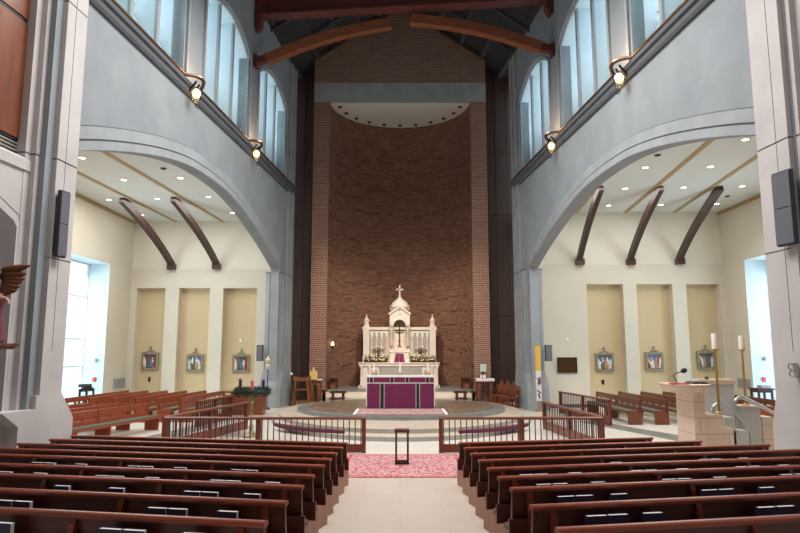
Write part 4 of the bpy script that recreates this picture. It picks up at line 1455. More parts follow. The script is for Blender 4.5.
# table block
MB().box(xL + 0.06, xR - 0.06, RY + 0.06, RY + 1.3, hz, zM - 0.18).build('base', M['marble_white'], t, o_)
mb = MB()
mb.box(xL, xR, RY, RY + 1.3, zM - 0.18, zM - 0.02).box(xL - 0.04, xR + 0.04, RY - 0.04, RY + 1.3, zM - 0.05, zM)
mb.build('mensa', M['marble_white'], t, o_)
MB().box(xL - 0.03, xR + 0.03, RY - 0.0, RY + 1.3, hz, hz + 0.1).build('plinth', M['marble_white'], t, o_)
xa, xb = rx(379), rx(422)
MB().box(xa, xb, RY + 0.03, RY + 0.08, hz + 0.18, zM - 0.24).build('relief_panel', M['marble_shadow'], t, o_)
for a, b in ((371.5, 378), (423.5, 430)):
    x0, x1 = rx(a), rx(b)
    c_, h_ = (x0 + x1) / 2, (x1 - x0) / 2
    pl = [(x0, hz + 0.15), (x1, hz + 0.15)] + [(c_ + h_ * math.cos(PI * i / 8), zM - 0.5 + h_ * math.sin(PI * i / 8)) for i in range(9)]
    MB().prism(pl, lambda a, b, tt: (a, tt, b), RY + 0.04, RY + 0.08).build('arched_panel', M['marble_shadow'], t, o_)
for px in (361.5, 369.5, 432, 437):
    x = rx(px)
    MB().lathe([(0.0, hz + 0.1), (0.09, hz + 0.1), (0.06, hz + 0.16), (0.055, zM - 0.32), (0.085, zM - 0.22), (0.085, zM - 0.18), (0, zM - 0.18)], (x, RY + 0.02, 0), 12).build('colonnette', M['marble_white'], t, o_, smooth=40)
# gradine
zG = rz_(356.5)
MB().box(rx(362), rx(437), RY + 0.55, RY + 1.3, zM, zG).build('gradine', M['marble_white'], t, o_)
# screen wall with blind arcade
zT = rz_(326.5)
wl_, wr_ = rx(362.3), rx(437)
YB = RY + 0.85
MB().box(wl_, wr_, YB, YB + 0.35, zG - 0.1, zT - 0.1).build('screen_wall', M['marble_white'], t, o_)
MB().box(wl_ - 0.05, wr_ + 0.05, YB - 0.08, YB + 0.4, zT - 0.14, zT).build('cornice', M['marble_white'], t, o_)
for sgn in (-1, 1):
    base = cx + sgn * 0.62
    for k in range(5):
        x = cx + sgn * (0.66 + k * 0.25)
        mb = MB()
        mb.lathe([(0.0, zG), (0.05, zG), (0.035, zG + 0.06), (0.03, zT - 0.62), (0.055, zT - 0.52), (0, zT - 0.52)], (x, YB - 0.03, 0), 8)
        mb.build('colonnette', M['marble_white'], t, o_, smooth=40)
    for k in range(4):
        x = cx + sgn * (0.785 + k * 0.25)
        pl = [(x - 0.095, zG + 0.05), (x + 0.095, zG + 0.05)] + [(x + 0.095 * math.cos(PI * i / 8), zT - 0.52 + 0.13 * math.sin(PI * i / 8)) for i in range(9)]
        MB().prism(pl, lambda a, b, tt: (a, tt, b), YB - 0.012, YB + 0.01).build('blind_arch', M['marble_shadow'], t, o_)
        mb = MB()
        for i in range(4):
            an = PI / 4 + PI / 2 * i
            mb.ball((x + 0.04 * math.cos(an), YB - 0.02, zT - 0.33 + 0.04 * math.sin(an)), 0.035, 8, 5, (1, 0.4, 1))
        mb.build('tracery_rosette', M['sage'], t, o_, smooth=60)
for px in (365.3, 433.6):
    x = rx(px)
    z0 = zT
    MB().box(x - 0.15, x + 0.15, YB - 0.12, YB + 0.3, zG, zT + 0.02).build('corner_pier', M['marble_white'], t, o_)
    MB().lathe([(0.0, z0), (0.17, z0), (0.17, z0 + 0.06), (0.125, z0 + 0.1), (0.125, z0 + 0.3), (0.155, z0 + 0.33), (0.1, z0 + 0.42), (0.045, z0 + 0.5), (0.03, z0 + 0.56), (0.05, z0 + 0.6), (0, z0 + 0.66)], (x, YB + 0.08, 0), 8).build('pinnacle', M['marble_white'], t, o_, smooth=30)
# central tower with niche
tx0, tx1 = rx(389.5), rx(410)
tc = (tx0 + tx1) / 2
zsh = rz_(313)
YT = RY + 0.5
nz0, nz1 = rz_(346), rz_(325.5)
nh = (rx(406) - rx(393.2)) / 2
nxc = (rx(406) + rx(393.2)) / 2
pl = [(tx0, zG), (nxc - nh, zG), (nxc - nh, nz1)] + [(nxc + nh * math.cos(PI - PI * i / 14), nz1 + nh * math.sin(PI - PI * i / 14)) for i in range(1, 14)] + [(nxc + nh, nz1), (nxc + nh, zG), (tx1, zG), (tx1, zsh), (tc, zsh + 0.33), (tx0, zsh)]
vs, fs = holed(pl, [], 0.7)
MB().add([(a, YT - tt, b) for a, b, tt in vs], fs).build('tower', M['marble_white'], t, o_)
mb = MB()
mb.box(nxc - nh - 0.02, nxc + nh + 0.02, YT + 0.45, YT + 0.5, zG, nz1 + nh + 0.05)
mb.build('niche_back', M['marble_shadow'], t, o_)
# gable moulding and arch moulding
mb = MB()
for sgn in (-1, 1):
    mb.bar((tc + sgn * (tx1 - tc + 0.05), YT - 0.03, zsh - 0.03), (tc, YT - 0.03, zsh + 0.36), 0.1, 0.09)
mb.build('gable_moulding', M['marble_white'], t, o_)
mb = MB()
mb.tube([(nxc + (nh + 0.02) * math.cos(PI - PI * i / 14), YT - 0.02, nz1 + (nh + 0.02) * math.sin(PI - PI * i / 14)) for i in range(15)], 0.04, 6)
mb.build('arch_moulding', M['marble_white'], t, o_, smooth=40)
zd0, zd1, zd2 = rz_(312), rz_(304.5), rz_(298.5)
rD = (rx(409) - rx(390.5)) / 2
mb = MB().lathe([(0, zd0 - 0.1), (rD, zd0 - 0.1), (rD, zd1 - 0.05), (0, zd1 - 0.05)], (tc, YT + 0.42, 0), 8)
mb.build('octagonal_drum', M['marble_white'], t, o_)
mb = MB()
for i in range(20):
    an = 2 * PI * i / 20
    mb.cbox((tc + (rD + 0.02) * math.cos(an), YT + 0.42 + (rD + 0.02) * math.sin(an), zd1 - 0.17), (0.07, 0.07, 0.11))
ob = mb.build('dentil_band', M['marble_shadow'], t, o_)
ob['kind'] = 'stuff'
mb = MB().lathe([(0, zd1 - 0.1), (rD + 0.06, zd1 - 0.1), (rD + 0.06, zd1), (rD - 0.02, zd1 + 0.05), (rD * 0.86, zd1 + 0.16), (rD * 0.62, zd2 - 0.06), (rD * 0.3, zd2 + 0.06), (0.08, zd2 + 0.12), (0.05, zd2 + 0.18), (0.08, zd2 + 0.22), (0, zd2 + 0.26)], (tc, YT + 0.42, 0), 8)
mb.build('dome', M['marble_white'], t, o_, smooth=40)
zc0, zc1 = rz_(294.5), rz_(284)
x = rx(399.7)
mb = MB()
mb.box(x - 0.035, x + 0.035, YT + 0.39, YT + 0.45, zc0 - 0.2, zc1)
zb = zc1 - (zc1 - zc0) * 0.36
mb.box(x - 0.15, x + 0.15, YT + 0.39, YT + 0.45, zb - 0.035, zb + 0.035)
for p in ((x - 0.15, zb), (x + 0.15, zb), (x, zc1 + 0.0)):
    mb.ball((p[0], YT + 0.42, p[1]), 0.045, 8, 6)
mb.build('cross', M['marble_white'], t, o_)
# tabernacle in the middle with small gable
bx0, bx1 = rx(390), rx(409)
zt_ = rz_(350)
MB().box(bx0, bx1, RY + 0.25, RY + 0.9, zM, zt_ - 0.12).build('tabernacle', M['marble_white'], t, o_)
pl = [(bx0 - 0.04, zt_ - 0.12), (bx1 + 0.04, zt_ - 0.12), (bx1 + 0.04, zt_ - 0.04), (tc + 0.22, zt_), (tc, zt_ + 0.16), (tc - 0.22, zt_), (bx0 - 0.04, zt_ - 0.04)]
MB().prism(pl, lambda a, b, tt: (a, tt, b), RY + 0.22, RY + 0.92).build('tabernacle_gable', M['marble_white'], t, o_)
for px in (390.3, 408.7):
    x = rx(px)
    MB().lathe([(0, zt_ - 0.04), (0.07, zt_ - 0.04), (0.07, zt_ + 0.05), (0.04, zt_ + 0.1), (0.0, zt_ + 0.26)], (x, RY + 0.5, 0), 8).build('small_pinnacle', M['marble_white'], t, o_)
# painted angels flanking the niche
for px, sgn in ((391.3, -1), (407.8, 1)):
    x = rx(px)
    zb_ = rz_(349)
    ta = thing('angel_figure', 'small painted angel figure on the high altar, %s of the niche' % ('left' if sgn < 0 else 'right'), 'statue', (x, YT - 0.12, zt_ + 0.0), 0, 'angels beside the niche')
    zq = zb_ + 0.15
    MB().lathe([(0, zq), (0.11, zq), (0.09, zq + 0.35), (0.07, zq + 0.6), (0.1, zq + 0.78), (0.09, zq + 0.86), (0.03, zq + 0.92), (0.055, zq + 0.98), (0.06, zq + 1.04), (0.03, zq + 1.1), (0, zq + 1.11)], (x, YT - 0.12, 0), 12, 1, 0.8).build('robed_body', M['angel'], ta, ta.location, smooth=50)
    mb = MB()
    for s2 in (-1, 1):
        mb.prism([(0.02, 0.75), (0.1, 0.92), (0.13, 0.8), (0.11, 0.45), (0.06, 0.3)], lambda a, b, tt, s2=s2: (x + s2 * a, tt, zq + b), YT - 0.07, YT - 0.04)
        mb_name = 'wing'
        mb.build('wing', M['sage'], ta, ta.location)
        mb = MB()
# crucifix in the niche
x = rx(399.5)
z0, z1 = rz_(346), rz_(324)
t2 = thing('altar_crucifix', 'bronze standing crucifix inside the central niche of the high altar', 'crucifix', (x, YT + 0.2, zt_ + 0.14))
o2 = t2.location
MB().lathe([(0, z0 - 0.1), (0.11, z0 - 0.1), (0.1, z0 - 0.03), (0.035, z0 + 0.05), (0.025, z0 + 0.18), (0.06, z0 + 0.24), (0.02, z0 + 0.3), (0, z0 + 0.3)], (x, YT + 0.2, 0), 12).build('stand', M['bronze_dark'], t2, o2, smooth=40)
mb = MB().box(x - 0.022, x + 0.022, YT + 0.18, YT + 0.22, z0 + 0.28, z1).box(x - 0.2, x + 0.2, YT + 0.18, YT + 0.22, z1 - 0.3, z1 - 0.25)
mb.build('cross', M['blackmetal'], t2, o2)
mb = MB().tube([(x, YT + 0.165, z0 + 0.42), (x, YT + 0.16, z0 + 0.62), (x, YT + 0.165, z1 - 0.3)], [0.02, 0.03, 0.035], 8)
mb.ball((x, YT + 0.155, z1 - 0.23), 0.035, 8, 6)
for s2 in (-1, 1):
    mb.tube([(x, YT + 0.165, z1 - 0.3), (x + s2 * 0.18, YT + 0.17, z1 - 0.26)], [0.02, 0.012], 6)
mb.build('corpus', M['bronze_dark'], t2, o2, smooth=50)
# tabernacle veil
x0, x1 = rx(394), rx(405)
z0, z1 = rz_(363), rz_(353.5)
xm = (x0 + x1) / 2
mb = MB()
rings = []
for i in range(13):
    q = i / 12
    top = x0 + 0.08 + (x1 - x0 - 0.16) * q
    bot = x0 + (x1 - x0) * q
    dy = 0.02 * math.sin(i * 2.1)
    rings.append([(bot, RY + 0.16 + dy, z0), (bot, RY + 0.19 + dy, z0), (top, RY + 0.24, z1), (top, RY + 0.21, z1)])
mb.loft(rings)
tag(mb.build('tabernacle_veil', M['veil'], smooth=40), 'purple veil hanging in front of the tabernacle on the high altar', 'cloth')
mb = MB()
c = Vector((xm, RY + 0.12, zM))
mb.lathe([(0, 0), (0.09, 0), (0.07, 0.02), (0.02, 0.05), (0.02, 0.12), (0.05, 0.14), (0, 0.15)], c, 10)
mb.box(xm - 0.015, xm + 0.015, RY + 0.105, RY + 0.135, zM + 0.13, zM + 0.36)
mb.box(xm - 0.09, xm + 0.09, RY + 0.105, RY + 0.135, zM + 0.25, zM + 0.28)
tag(mb.build('small_cross', M['gold'], smooth=40), 'little standing gold cross before the purple tabernacle veil', 'cross')
# candelabra and flower banks on the gradine
for px, nm in ((377.3, 'left'), (421.5, 'right')):
    x = rx(px)
    z = zG + 0.002
    t2 = thing('candelabrum', 'branched dark bronze candelabrum on the %s half of the high altar' % nm, 'candelabrum', (x, RY + 0.72, z), 0, 'candelabra on the high altar')
    o2 = t2.location
    zt2 = rz_(346)
    mb = MB().lathe([(0, z), (0.12, z), (0.1, z + 0.04), (0.03, z + 0.09), (0.025, z + 0.25), (0.05, z + 0.29), (0.02, z + 0.33), (0.02, zt2 - 0.08), (0, zt2 - 0.08)], (x, RY + 0.72, 0), 12)
    mb.build('stem', M['bronze_dark'], t2, o2, smooth=40)
    for k, dx in enumerate((-0.26, -0.13, 0.0, 0.13, 0.26)):
        mb = MB()
        if dx:
            mb.tube([(x, RY + 0.72, z + 0.3), (x + dx * 0.5, RY + 0.72, z + 0.24), (x + dx, RY + 0.72, z + 0.34), (x + dx, RY + 0.72, zt2 - 0.1 - abs(dx) * 0.3)], 0.016, 6)
        mb.lathe([(0, 0), (0.045, 0.0), (0.045, 0.03), (0, 0.03)], (x + dx, RY + 0.72, zt2 - 0.1 - abs(dx) * 0.3), 8)
        am = mb.build('arm', M['bronze_dark'], t2, o2, smooth=40)
        MB().lathe([(0, 0.03), (0.02, 0.03), (0.02, 0.13), (0, 0.14)], (x + dx, RY + 0.72, zt2 - 0.1 - abs(dx) * 0.3), 8).build('candle', M['wax'], am, o2)
rnd = random.Random(3)
for a, b, nm in ((364, 387.5, 'left'), (410.5, 436, 'right')):
    xa, xb = rx(a), rx(b)
    z0 = zM + 0.003
    zt = rz_(355.5)
    t2 = thing('flower_arrangement', 'long low bank of cream flowers and greenery, %s side of the tabernacle' % nm, 'flowers', ((xa + xb) / 2, RY + 0.35, z0), 0, 'flower banks on the high altar')
    o2 = t2.location
    MB().box(xa, xb, RY + 0.22, RY + 0.48, z0, z0 + 0.12).build('trough', M['bronze_dark'], t2, o2, bevel=0.01)
    mb = MB()
    for i in range(420):
        px_, py_ = rnd.uniform(xa, xb), rnd.uniform(RY + 0.16, RY + 0.52)
        pz = rnd.uniform(z0 + 0.08, zt)
        an, ln = rnd.uniform(0, 2 * PI), rnd.uniform(0.05, 0.1)
        dv = Vector((math.cos(an), rnd.uniform(-0.6, 0.2), math.sin(an) * 0.8 + 0.2)) * ln
        u = Vector((rnd.uniform(-1, 1), rnd.uniform(-1, 1), rnd.uniform(-1, 1))).normalized() * 0.025
        p = Vector((px_, py_, pz))
        mb.add([p, p + dv * 0.5 + u, p + dv, p + dv * 0.5 - u], [(0, 1, 2, 3)])
    mb.build('foliage', M['green2'], t2, o2)
    mb = MB()
    for i in range(46):
        c = (rnd.uniform(xa + 0.05, xb - 0.05), rnd.uniform(RY + 0.12, RY + 0.3), rnd.choice((zt - 0.03, z0 + 0.14)) + rnd.uniform(-0.05, 0.05))
        mb.ball(c, rnd.uniform(0.025, 0.045), 7, 5)
    ob = mb.build('blossoms', M['petal'], t2, o2, smooth=60)
    ob['kind'] = 'stuff'

# ================================================================== SANCTUARY FURNITURE
SZ = 0.13


def floor_at(px, py):
    return onz(px, py, SZ)


# left: splayed high stool-table
c = floor_at(301, 406)
Yt = c.y
xl, xr = ony(293, 380, Yt).x, ony(309.5, 380, Yt).x
zt = ony(300, 376.5, Yt).z
zb = ony(300, 381.2, Yt).z
t = thing('wooden_stool', 'tall honey oak stool with splayed legs beside the left stone pier', 'stool', ((xl + xr) / 2, Yt + 0.3, SZ))
o_ = t.location
mb = MB()
n = 10
pl = [(xl + (xr - xl) * i / n, zt - 0.05 * math.sin(PI * i / n)) for i in range(n + 1)] + [(xr - 0.03, zb), (xl + 0.03, zb)]
mb.prism(pl, lambda a, b, tt: (a, tt, b), Yt, Yt + 0.55)
mb.build('seat', M['orange_wood'], t, o_)
LG = []
for sx in (0, 1):
    for y in (Yt + 0.06, Yt + 0.48):
        top = Vector((xl + 0.12 if sx == 0 else xr - 0.12, y, zb))
        bot = Vector((xl - 0.0 if sx == 0 else xr + 0.0, y - 0.06 if y < Yt + 0.2 else y + 0.06, SZ))
        MB().bar(bot, top, 0.075, 0.075, (0, 1, 0)).build('leg', M['orange_wood'], t, o_)
for zz in (SZ + 0.2, SZ + 0.72):
    for y in (Yt + 0.03, Yt + 0.5):
        MB().box(xl + 0.06, xr - 0.06, y - 0.02, y + 0.02, zz - 0.03, zz + 0.03).build('stretcher', M['orange_wood'], t, o_)
x = ony(291.7, 374, Yt + 0.3).x
z = ony(291.7, 374, Yt + 0.3).z
t = thing('post_with_knob', 'thin dark post with a white ball top, left of the oak stool', 'post', (x - 0.02, Yt + 0.3, SZ))
MB().lathe([(0, SZ), (0.12, SZ), (0.1, SZ + 0.03), (0.018, SZ + 0.06), (0.018, z - 0.06), (0, z - 0.06)], (x - 0.02, Yt + 0.3, 0), 10).build('pole', M['blackmetal'], t, t.location)
MB().ball((x - 0.02, Yt + 0.3, z), 0.07).build('ball_top', M['white_paint'], t, t.location, smooth=60)


def table(x0, x1, y0, y1, z0, z1, label, wm, leg=0.09, cloth=None, name='side_table'):
    t = thing(name, label, 'table', ((x0 + x1) / 2, (y0 + y1) / 2, z0))
    o = t.location
    MB().box(x0, x1, y0, y1, z1 - 0.06, z1).build('tabletop', M[wm], t, o, bevel=0.008)
    MB().box(x0 + .06, x1 - .06, y0 + .06, y1 - .06, z1 - 0.17, z1 - 0.06).build('apron', M[wm], t, o)
    for lx in (x0 + .05, x1 - .05 - leg):
        for ly in (y0 + .05, y1 - .05 - leg):
            MB().box(lx, lx + leg, ly, ly + leg, z0, z1 - 0.06).build('leg', M[wm], t, o)
    return t


# left credence table with book stand
Yc = 29.2
x0, x1 = ony(309.8, 382, Yc).x, ony(321, 382, Yc).x
z1 = ony(315, 380.3, Yc).z
table(x0, x1, Yc, Yc + 0.6, SZ, z1, 'narrow brown credence table in front of the left brick pier', 'orange_wood', 0.12)
c = Vector(((ony(309.5, 370, Yc).x + ony(317, 370, Yc).x) / 2, Yc + 0.25, z1))
t = thing('book_stand', 'pale gold covered book stand on the left credence table', 'stand', c)
o_ = t.location
h = ony(313, 371, Yc).z - z1
MB().prism([(-0.17, 0.03), (0.17, 0.03), (0.17, h), (0.05, h), (0.03, h + 0.16), (-0.03, h + 0.18), (-0.07, h), (-0.17, h - 0.02)], lambda a, b, tt: (c.x + a, tt, z1 + b), Yc + 0.14, Yc + 0.22).build('covered_book', M['ltgold'], t, o_)
MB().box(c.x - 0.18, c.x + 0.18, Yc + 0.1, Yc + 0.4, z1 + 0.001, z1 + 0.03).build('base', M['dark_wood'], t, o_)
MB().prism([(0.16, 0.03), (0.36, 0.03), (0.2, 0.34)], lambda a, b, tt: (tt, Yc + a, z1 + b), c.x - 0.02, c.x + 0.02).build('strut', M['dark_wood'], t, o_)
x = ony(319.2, 379, Yc).x
mb = MB().prism([(-0.11, 0), (0.12, 0), (0.12, 0.03), (0.02, 0.055), (-0.1, 0.03)], lambda a, b, tt: (x + a, tt, z1 + b + 0.001), Yc + 0.08, Yc + 0.3)
tag(mb.build('folded_linen', M['linen']), 'small folded white linen on the right end of the left credence table', 'cloth')


def frame_stool(px0, px1, pyt, label, sgn):
    Yp = 30.35
    zf = 0.792
    w = (px1 - px0) / 625 * 30.5
    x0 = -3.40 if sgn < 0 else 3.40 - w
    x1 = x0 + w
    z1 = ony(px0, pyt, Yp).z
    t = thing('low_stool', label, 'stool', ((x0 + x1) / 2, Yp + 0.15, zf))
    o = t.location
    MB().box(x0, x1, Yp, Yp + 0.32, z1 - 0.07, z1).build('seat', M['dark_wood'], t, o, bevel=0.008)
    for x in (x0, x1 - 0.07):
        for y in (Yp, Yp + 0.25):
            MB().box(x, x + 0.07, y, y + 0.07, zf, z1 - 0.07).build('leg', M['dark_wood'], t, o)
    MB().box(x0 + 0.07, x1 - 0.07, Yp + 0.2, Yp + 0.23, zf + 0.04, z1 - 0.07).build('back_panel', M['pew_end'], t, o)
    return t


frame_stool(326.2, 334.8, 377.8, 'low dark open-framed stool on the marble steps, left side of the apse mouth', -1)
frame_stool(463.8, 473.2, 377.6, 'low dark open-framed stool on the marble steps, right side of the apse mouth', 1)


def bench(px0, px1, pyt, pyb, label, depth=0.42):
    Yp = 28.7
    x0, x1 = ony(px0, pyt, Yp).x, ony(px1, pyt, Yp).x
    z1 = ony(px0, pyt, Yp).z
    t = thing('bench', label, 'bench', ((x0 + x1) / 2, Yp + depth / 2, SZ))
    o = t.location
    MB().prism([(x0, z1 - 0.07), (x0 + 0.03, z1), (x1 - 0.03, z1), (x1, z1 - 0.07)], lambda a, b, tt: (a, tt, b), Yp - 0.03, Yp + depth + 0.03).build('seat', M['dark_wood'], t, o)
    for x in (x0 + 0.09, x1 - 0.19):
        MB().box(x, x + 0.1, Yp + 0.02, Yp + depth - 0.02, SZ, z1 - 0.07).build('leg', M['dark_wood'], t, o)
    MB().box(x0 + 0.19, x1 - 0.19, Yp + depth / 2 - 0.02, Yp + depth / 2 + 0.02, SZ + 0.12, SZ + 0.22).build('stretcher', M['dark_wood'], t, o)
    return t


bench(329.5, 346, 391.5, 401.5, 'dark mahogany bench left of the altar, in front of the marble steps')
bench(454, 468.5, 391.5, 401.5, 'dark mahogany bench right of the altar, in front of the marble steps')
bench(320.8, 327.0, 390.0, 399.8, 'small dark stool left of the marble steps, behind the left credence table', 0.36)
bench(470.5, 477.0, 391.3, 399.8, 'small dark stool right of the marble steps, behind the right credence table', 0.36)

# right credence table with white cloth, vessels and a pale screen
Yc = 29.15
x0, x1 = ony(476.5, 380, Yc).x, ony(494, 380, Yc).x
z1 = ony(485, 379, Yc).z
table(x0, x1, Yc, Yc + 0.65, SZ, z1, 'brown credence table under white linen, right side of the sanctuary', 'pew_side', 0.15)
mb = MB().box(x0 - 0.02, x1 + 0.02, Yc - 0.02, Yc + 0.67, z1 + 0.001, z1 + 0.014).box(x0 - 0.022, x1 + 0.022, Yc - 0.032, Yc - 0.021, z1 - 0.1, z1 + 0.014)
tag(mb.build('table_linen', M['linen']), 'white linen cloth spread over the right credence table', 'cloth')
x = ony(483.2, 370, Yc + 0.3).x
zA, zB = ony(483, 371.8, Yc + 0.3).z, ony(483, 363.8, Yc + 0.3).z
t = thing('small_screen', 'pale upright screen on a dark stand on the right credence table', 'screen', (x, Yc + 0.3, z1 + 0.015))
o_ = t.location
MB().box(x - 0.15, x + 0.15, Yc + 0.27, Yc + 0.31, zA, zB).build('face', M['screen'], t, o_, bevel=0.008)
MB().box(x - 0.165, x + 0.165, Yc + 0.3, Yc + 0.34, zA - 0.015, zB + 0.015).build('case', M['blackmetal'], t, o_)
mb = MB().box(x - 0.14, x + 0.14, Yc + 0.2, Yc + 0.42, z1 + 0.015, z1 + 0.04).box(x - 0.05, x + 0.05, Yc + 0.31, Yc + 0.35, z1 + 0.04, zA)
mb.build('stand', M['dark_wood'], t, o_)
for px, lb, r in ((481.3, 'white cruet on the right credence table, left of its pair', 0.05), (484.4, 'white bowl on the right credence table, right of its pair', 0.075)):
    x = ony(px, 376, Yc + 0.12).x
    mb = MB().lathe([(0, 0), (r * 0.6, 0), (r, 0.06), (r * 0.9, 0.13), (r * 0.5, 0.16), (r * 0.6, 0.19), (0, 0.19)], (x, Yc + 0.1, z1 + 0.015), 12)
    tag(mb.build('vessel', M['white_paint'], smooth=50), lb, 'vessel')
x, z = ony(478.3, 367, Yc + 0.35).x, ony(478.3, 367, Yc + 0.35).z
t = thing('microphone', 'small black microphone on a thin stand behind the right credence table', 'microphone', (x0 - 0.16, Yc + 0.3, SZ))
MB().lathe([(0, SZ), (0.1, SZ), (0.1, SZ + 0.02), (0.012, SZ + 0.05), (0.012, z), (0, z)], (x0 - 0.16, Yc + 0.3, 0), 10).build('stand', M['blackmetal'], t, t.location)
MB().ball((x0 - 0.16, Yc + 0.28, z + 0.04), 0.075, 10, 7, (1, 1.3, 1)).build('head', M['blackmetal'], t, t.location, smooth=60)


# three gothic side chairs by the right pier
def gothic_chair(x, y, rz, label, proto=[None]):
    if proto[0] is not None:
        return dup(proto[0], (x, y, SZ), rz, label)
    t = thing('gothic_chair', label, 'chair', (x, y, SZ), rz, 'pointed-back chairs by the right pier')
    proto[0] = t
    MB().box(-0.24, 0.24, -0.24, 0.24, 0.42, 0.48).build('seat', M['pew'], t, bevel=0.01)
    for sx in (-1, 1):
        for sy in (-1, 1):
            MB().box(sx * 0.2 - 0.03, sx * 0.2 + 0.03, sy * 0.2 - 0.03, sy * 0.2 + 0.03, 0, 0.42).build('leg', M['pew'], t)
        MB().box(sx * 0.21 - 0.025, sx * 0.21 + 0.025, 0.2, 0.25, 0.48, 0.92).build('back_post', M['pew'], t)
        MB().bar((sx * 0.22, -0.2, 0.7), (sx * 0.22, 0.22, 0.72), 0.05, 0.04).build('arm', M['pew'], t)
    MB().prism([(-0.19, 0.55), (0.19, 0.55), (0.19, 0.86), (0.1, 0.98), (0, 1.16), (-0.1, 0.98), (-0.19, 0.86)], lambda a, b, tt: (a, tt, b), 0.205, 0.24).build('backrest', M['pew_side'], t)
    MB().box(-0.2, 0.2, -0.22, -0.18, 0.12, 0.17).build('stretcher', M['pew'], t)
    return t


for i, (px, py, lb) in enumerate(((500.5, 403, 'carved reddish chair with pointed back, nearest the credence table'), (506.5, 405, 'carved reddish chair with pointed back, middle of the three by the right pier'), (512.5, 407, 'carved reddish chair with pointed back, closest to the right stone pier'))):
    c = floor_at(px, py)
    c2 = ony(px, py, 28.95 - 0.68 * i)
    gothic_chair(c2.x, c2.y, math.radians(-28), lb)

# ---- evergreen wreath on its gilt stand
Yw = onz(252, 437, 0).y
xw = ony(252, 400, Yw).x
zw = ony(252, 391, Yw).z
t = thing('wreath_stand', 'gilded turned pole stand rising behind the left altar rail', 'stand', (xw, Yw, 0))
o_ = t.location
MB().lathe([(0, 0), (0.26, 0), (0.24, 0.05), (0.12, 0.1), (0.05, 0.2), (0.08, 0.3), (0.035, 0.38), (0.03, 0.62), (0.07, 0.68), (0.03, 0.76), (0.045, 1.0), (0.09, 1.08), (0.05, 1.16), (0.03, zw - 0.12), (0, zw - 0.12)], (xw, Yw, 0), 14).build('turned_pole', M['brass_dim'], t, o_, smooth=40)
MB().lathe([(0.03, zw - 0.13), (0.5, zw - 0.11), (0.5, zw - 0.09), (0.03, zw - 0.1)], (xw, Yw, 0), 20).build('tray', M['brass_dim'], t, o_)
t = thing('evergreen_wreath', 'thick round evergreen wreath lying on the gilded stand', 'wreath', (xw, Yw, zw - 0.1))
o_ = t.location
MB().tube([(xw + 0.45 * math.cos(2 * PI * i / 28), Yw + 0.45 * math.sin(2 * PI * i / 28), zw - 0.02) for i in range(28)], 0.085, 8, True).build('ring', M['green'], t, o_)
mb = MB()
rnd = random.Random(11)
for i in range(1300):
    an = rnd.uniform(0, 2 * PI)
    ph = rnd.uniform(0, 2 * PI)
    R0 = 0.45 + 0.09 * math.cos(ph)
    p = Vector((xw + R0 * math.cos(an), Yw + R0 * math.sin(an), zw - 0.02 + 0.09 * math.sin(ph)))
    d = Vector((math.cos(an) * math.cos(ph), math.sin(an) * math.cos(ph), math.sin(ph))) + Vector((rnd.uniform(-1, 1), rnd.uniform(-1, 1), rnd.uniform(-0.6, 0.6)))
    d = d.normalized() * rnd.uniform(0.06, 0.12)
    u = d.cross(Vector((rnd.uniform(-1, 1), rnd.uniform(-1, 1), 1))).normalized() * 0.014
    mb.add([p - u, p + d, p + u], [(0, 1, 2)])
ob = mb.build('needles', M['green'], t, o_)
ob['kind'] = 'stuff'
for i, (px, m_, lb) in enumerate(((240.3, 'wax_purple', 'dark purple candle on the left of the evergreen wreath'), (252.3, 'wax_pink', 'rose pink candle at the middle of the evergreen wreath'), (263.2, 'wax_purple', 'purple candle on the right of the evergreen wreath'))):
    dy = (0.05, -0.42, 0.1)[i]
    x = ony(px, 385, Yw + dy).x
    t = thing('wreath_candle', lb, 'candle', (x, Yw + dy, zw + 0.05), 0)
    wx = MB().lathe([(0, 0.0), (0.05, 0.0), (0.05, 0.27), (0.035, 0.285), (0, 0.285)], (x, Yw + dy, zw + 0.05), 12).build('wax', M[m_], t, t.location, smooth=40)
    MB().tube([(x, Yw + dy, zw + 0.33), (x + .004, Yw + dy, zw + 0.365)], 0.005, 5).build('wick', M['black'], wx, t.location)

# processional candlestick / banner next to the piers
c = floor_at(268, 408)
Yp = c.y - 0.6
x = ony(267.6, 380, Yp).x
zt = ony(267, 356, Yp).z
t = thing('processional_staff', 'slender staff with a gilt and white finial standing by the left pier', 'staff', (x, Yp, SZ))
o_ = t.location
MB().lathe([(0, SZ), (0.16, SZ), (0.14, SZ + 0.04), (0.022, SZ + 0.1), (0.02, zt - 0.55), (0, zt - 0.55)], (x, Yp, 0), 10).build('pole', M['grillside'], t, o_)
MB().lathe([(0, zt - 0.56), (0.05, zt - 0.56), (0.1, zt - 0.42), (0.06, zt - 0.34), (0.11, zt - 0.26), (0.13, zt - 0.16), (0.05, zt - 0.08), (0.02, zt), (0, zt)], (x, Yp, 0), 12).build('finial', M['finial'], t, o_, smooth=40)
Yp = 25.9
x = ony(538.6, 380, Yp).x
zt, zb = ony(538, 346, Yp).z, ony(538, 401, Yp).z
t = thing('standing_banner', 'tall white and gold cloth banner on a pole before the right pier', 'banner', (x, Yp, SZ))
o_ = t.location
MB().lathe([(0, SZ), (0.2, SZ), (0.18, SZ + 0.04), (0.02, SZ + 0.08), (0.018, zt + 0.06), (0, zt + 0.06)], (x, Yp + 0.04, 0), 10).build('pole', M['brass'], t, o_)
MB().box(x - 0.13, x + 0.13, Yp + 0.005, Yp + 0.03, zt - 0.0, zt + 0.03).build('cross_bar', M['brass'], t, o_)
n = 10
prof = [(x - 0.11 + 0.22 * i / n, Yp - 0.01 + 0.012 * math.sin(i * 1.5)) for i in range(n + 1)]
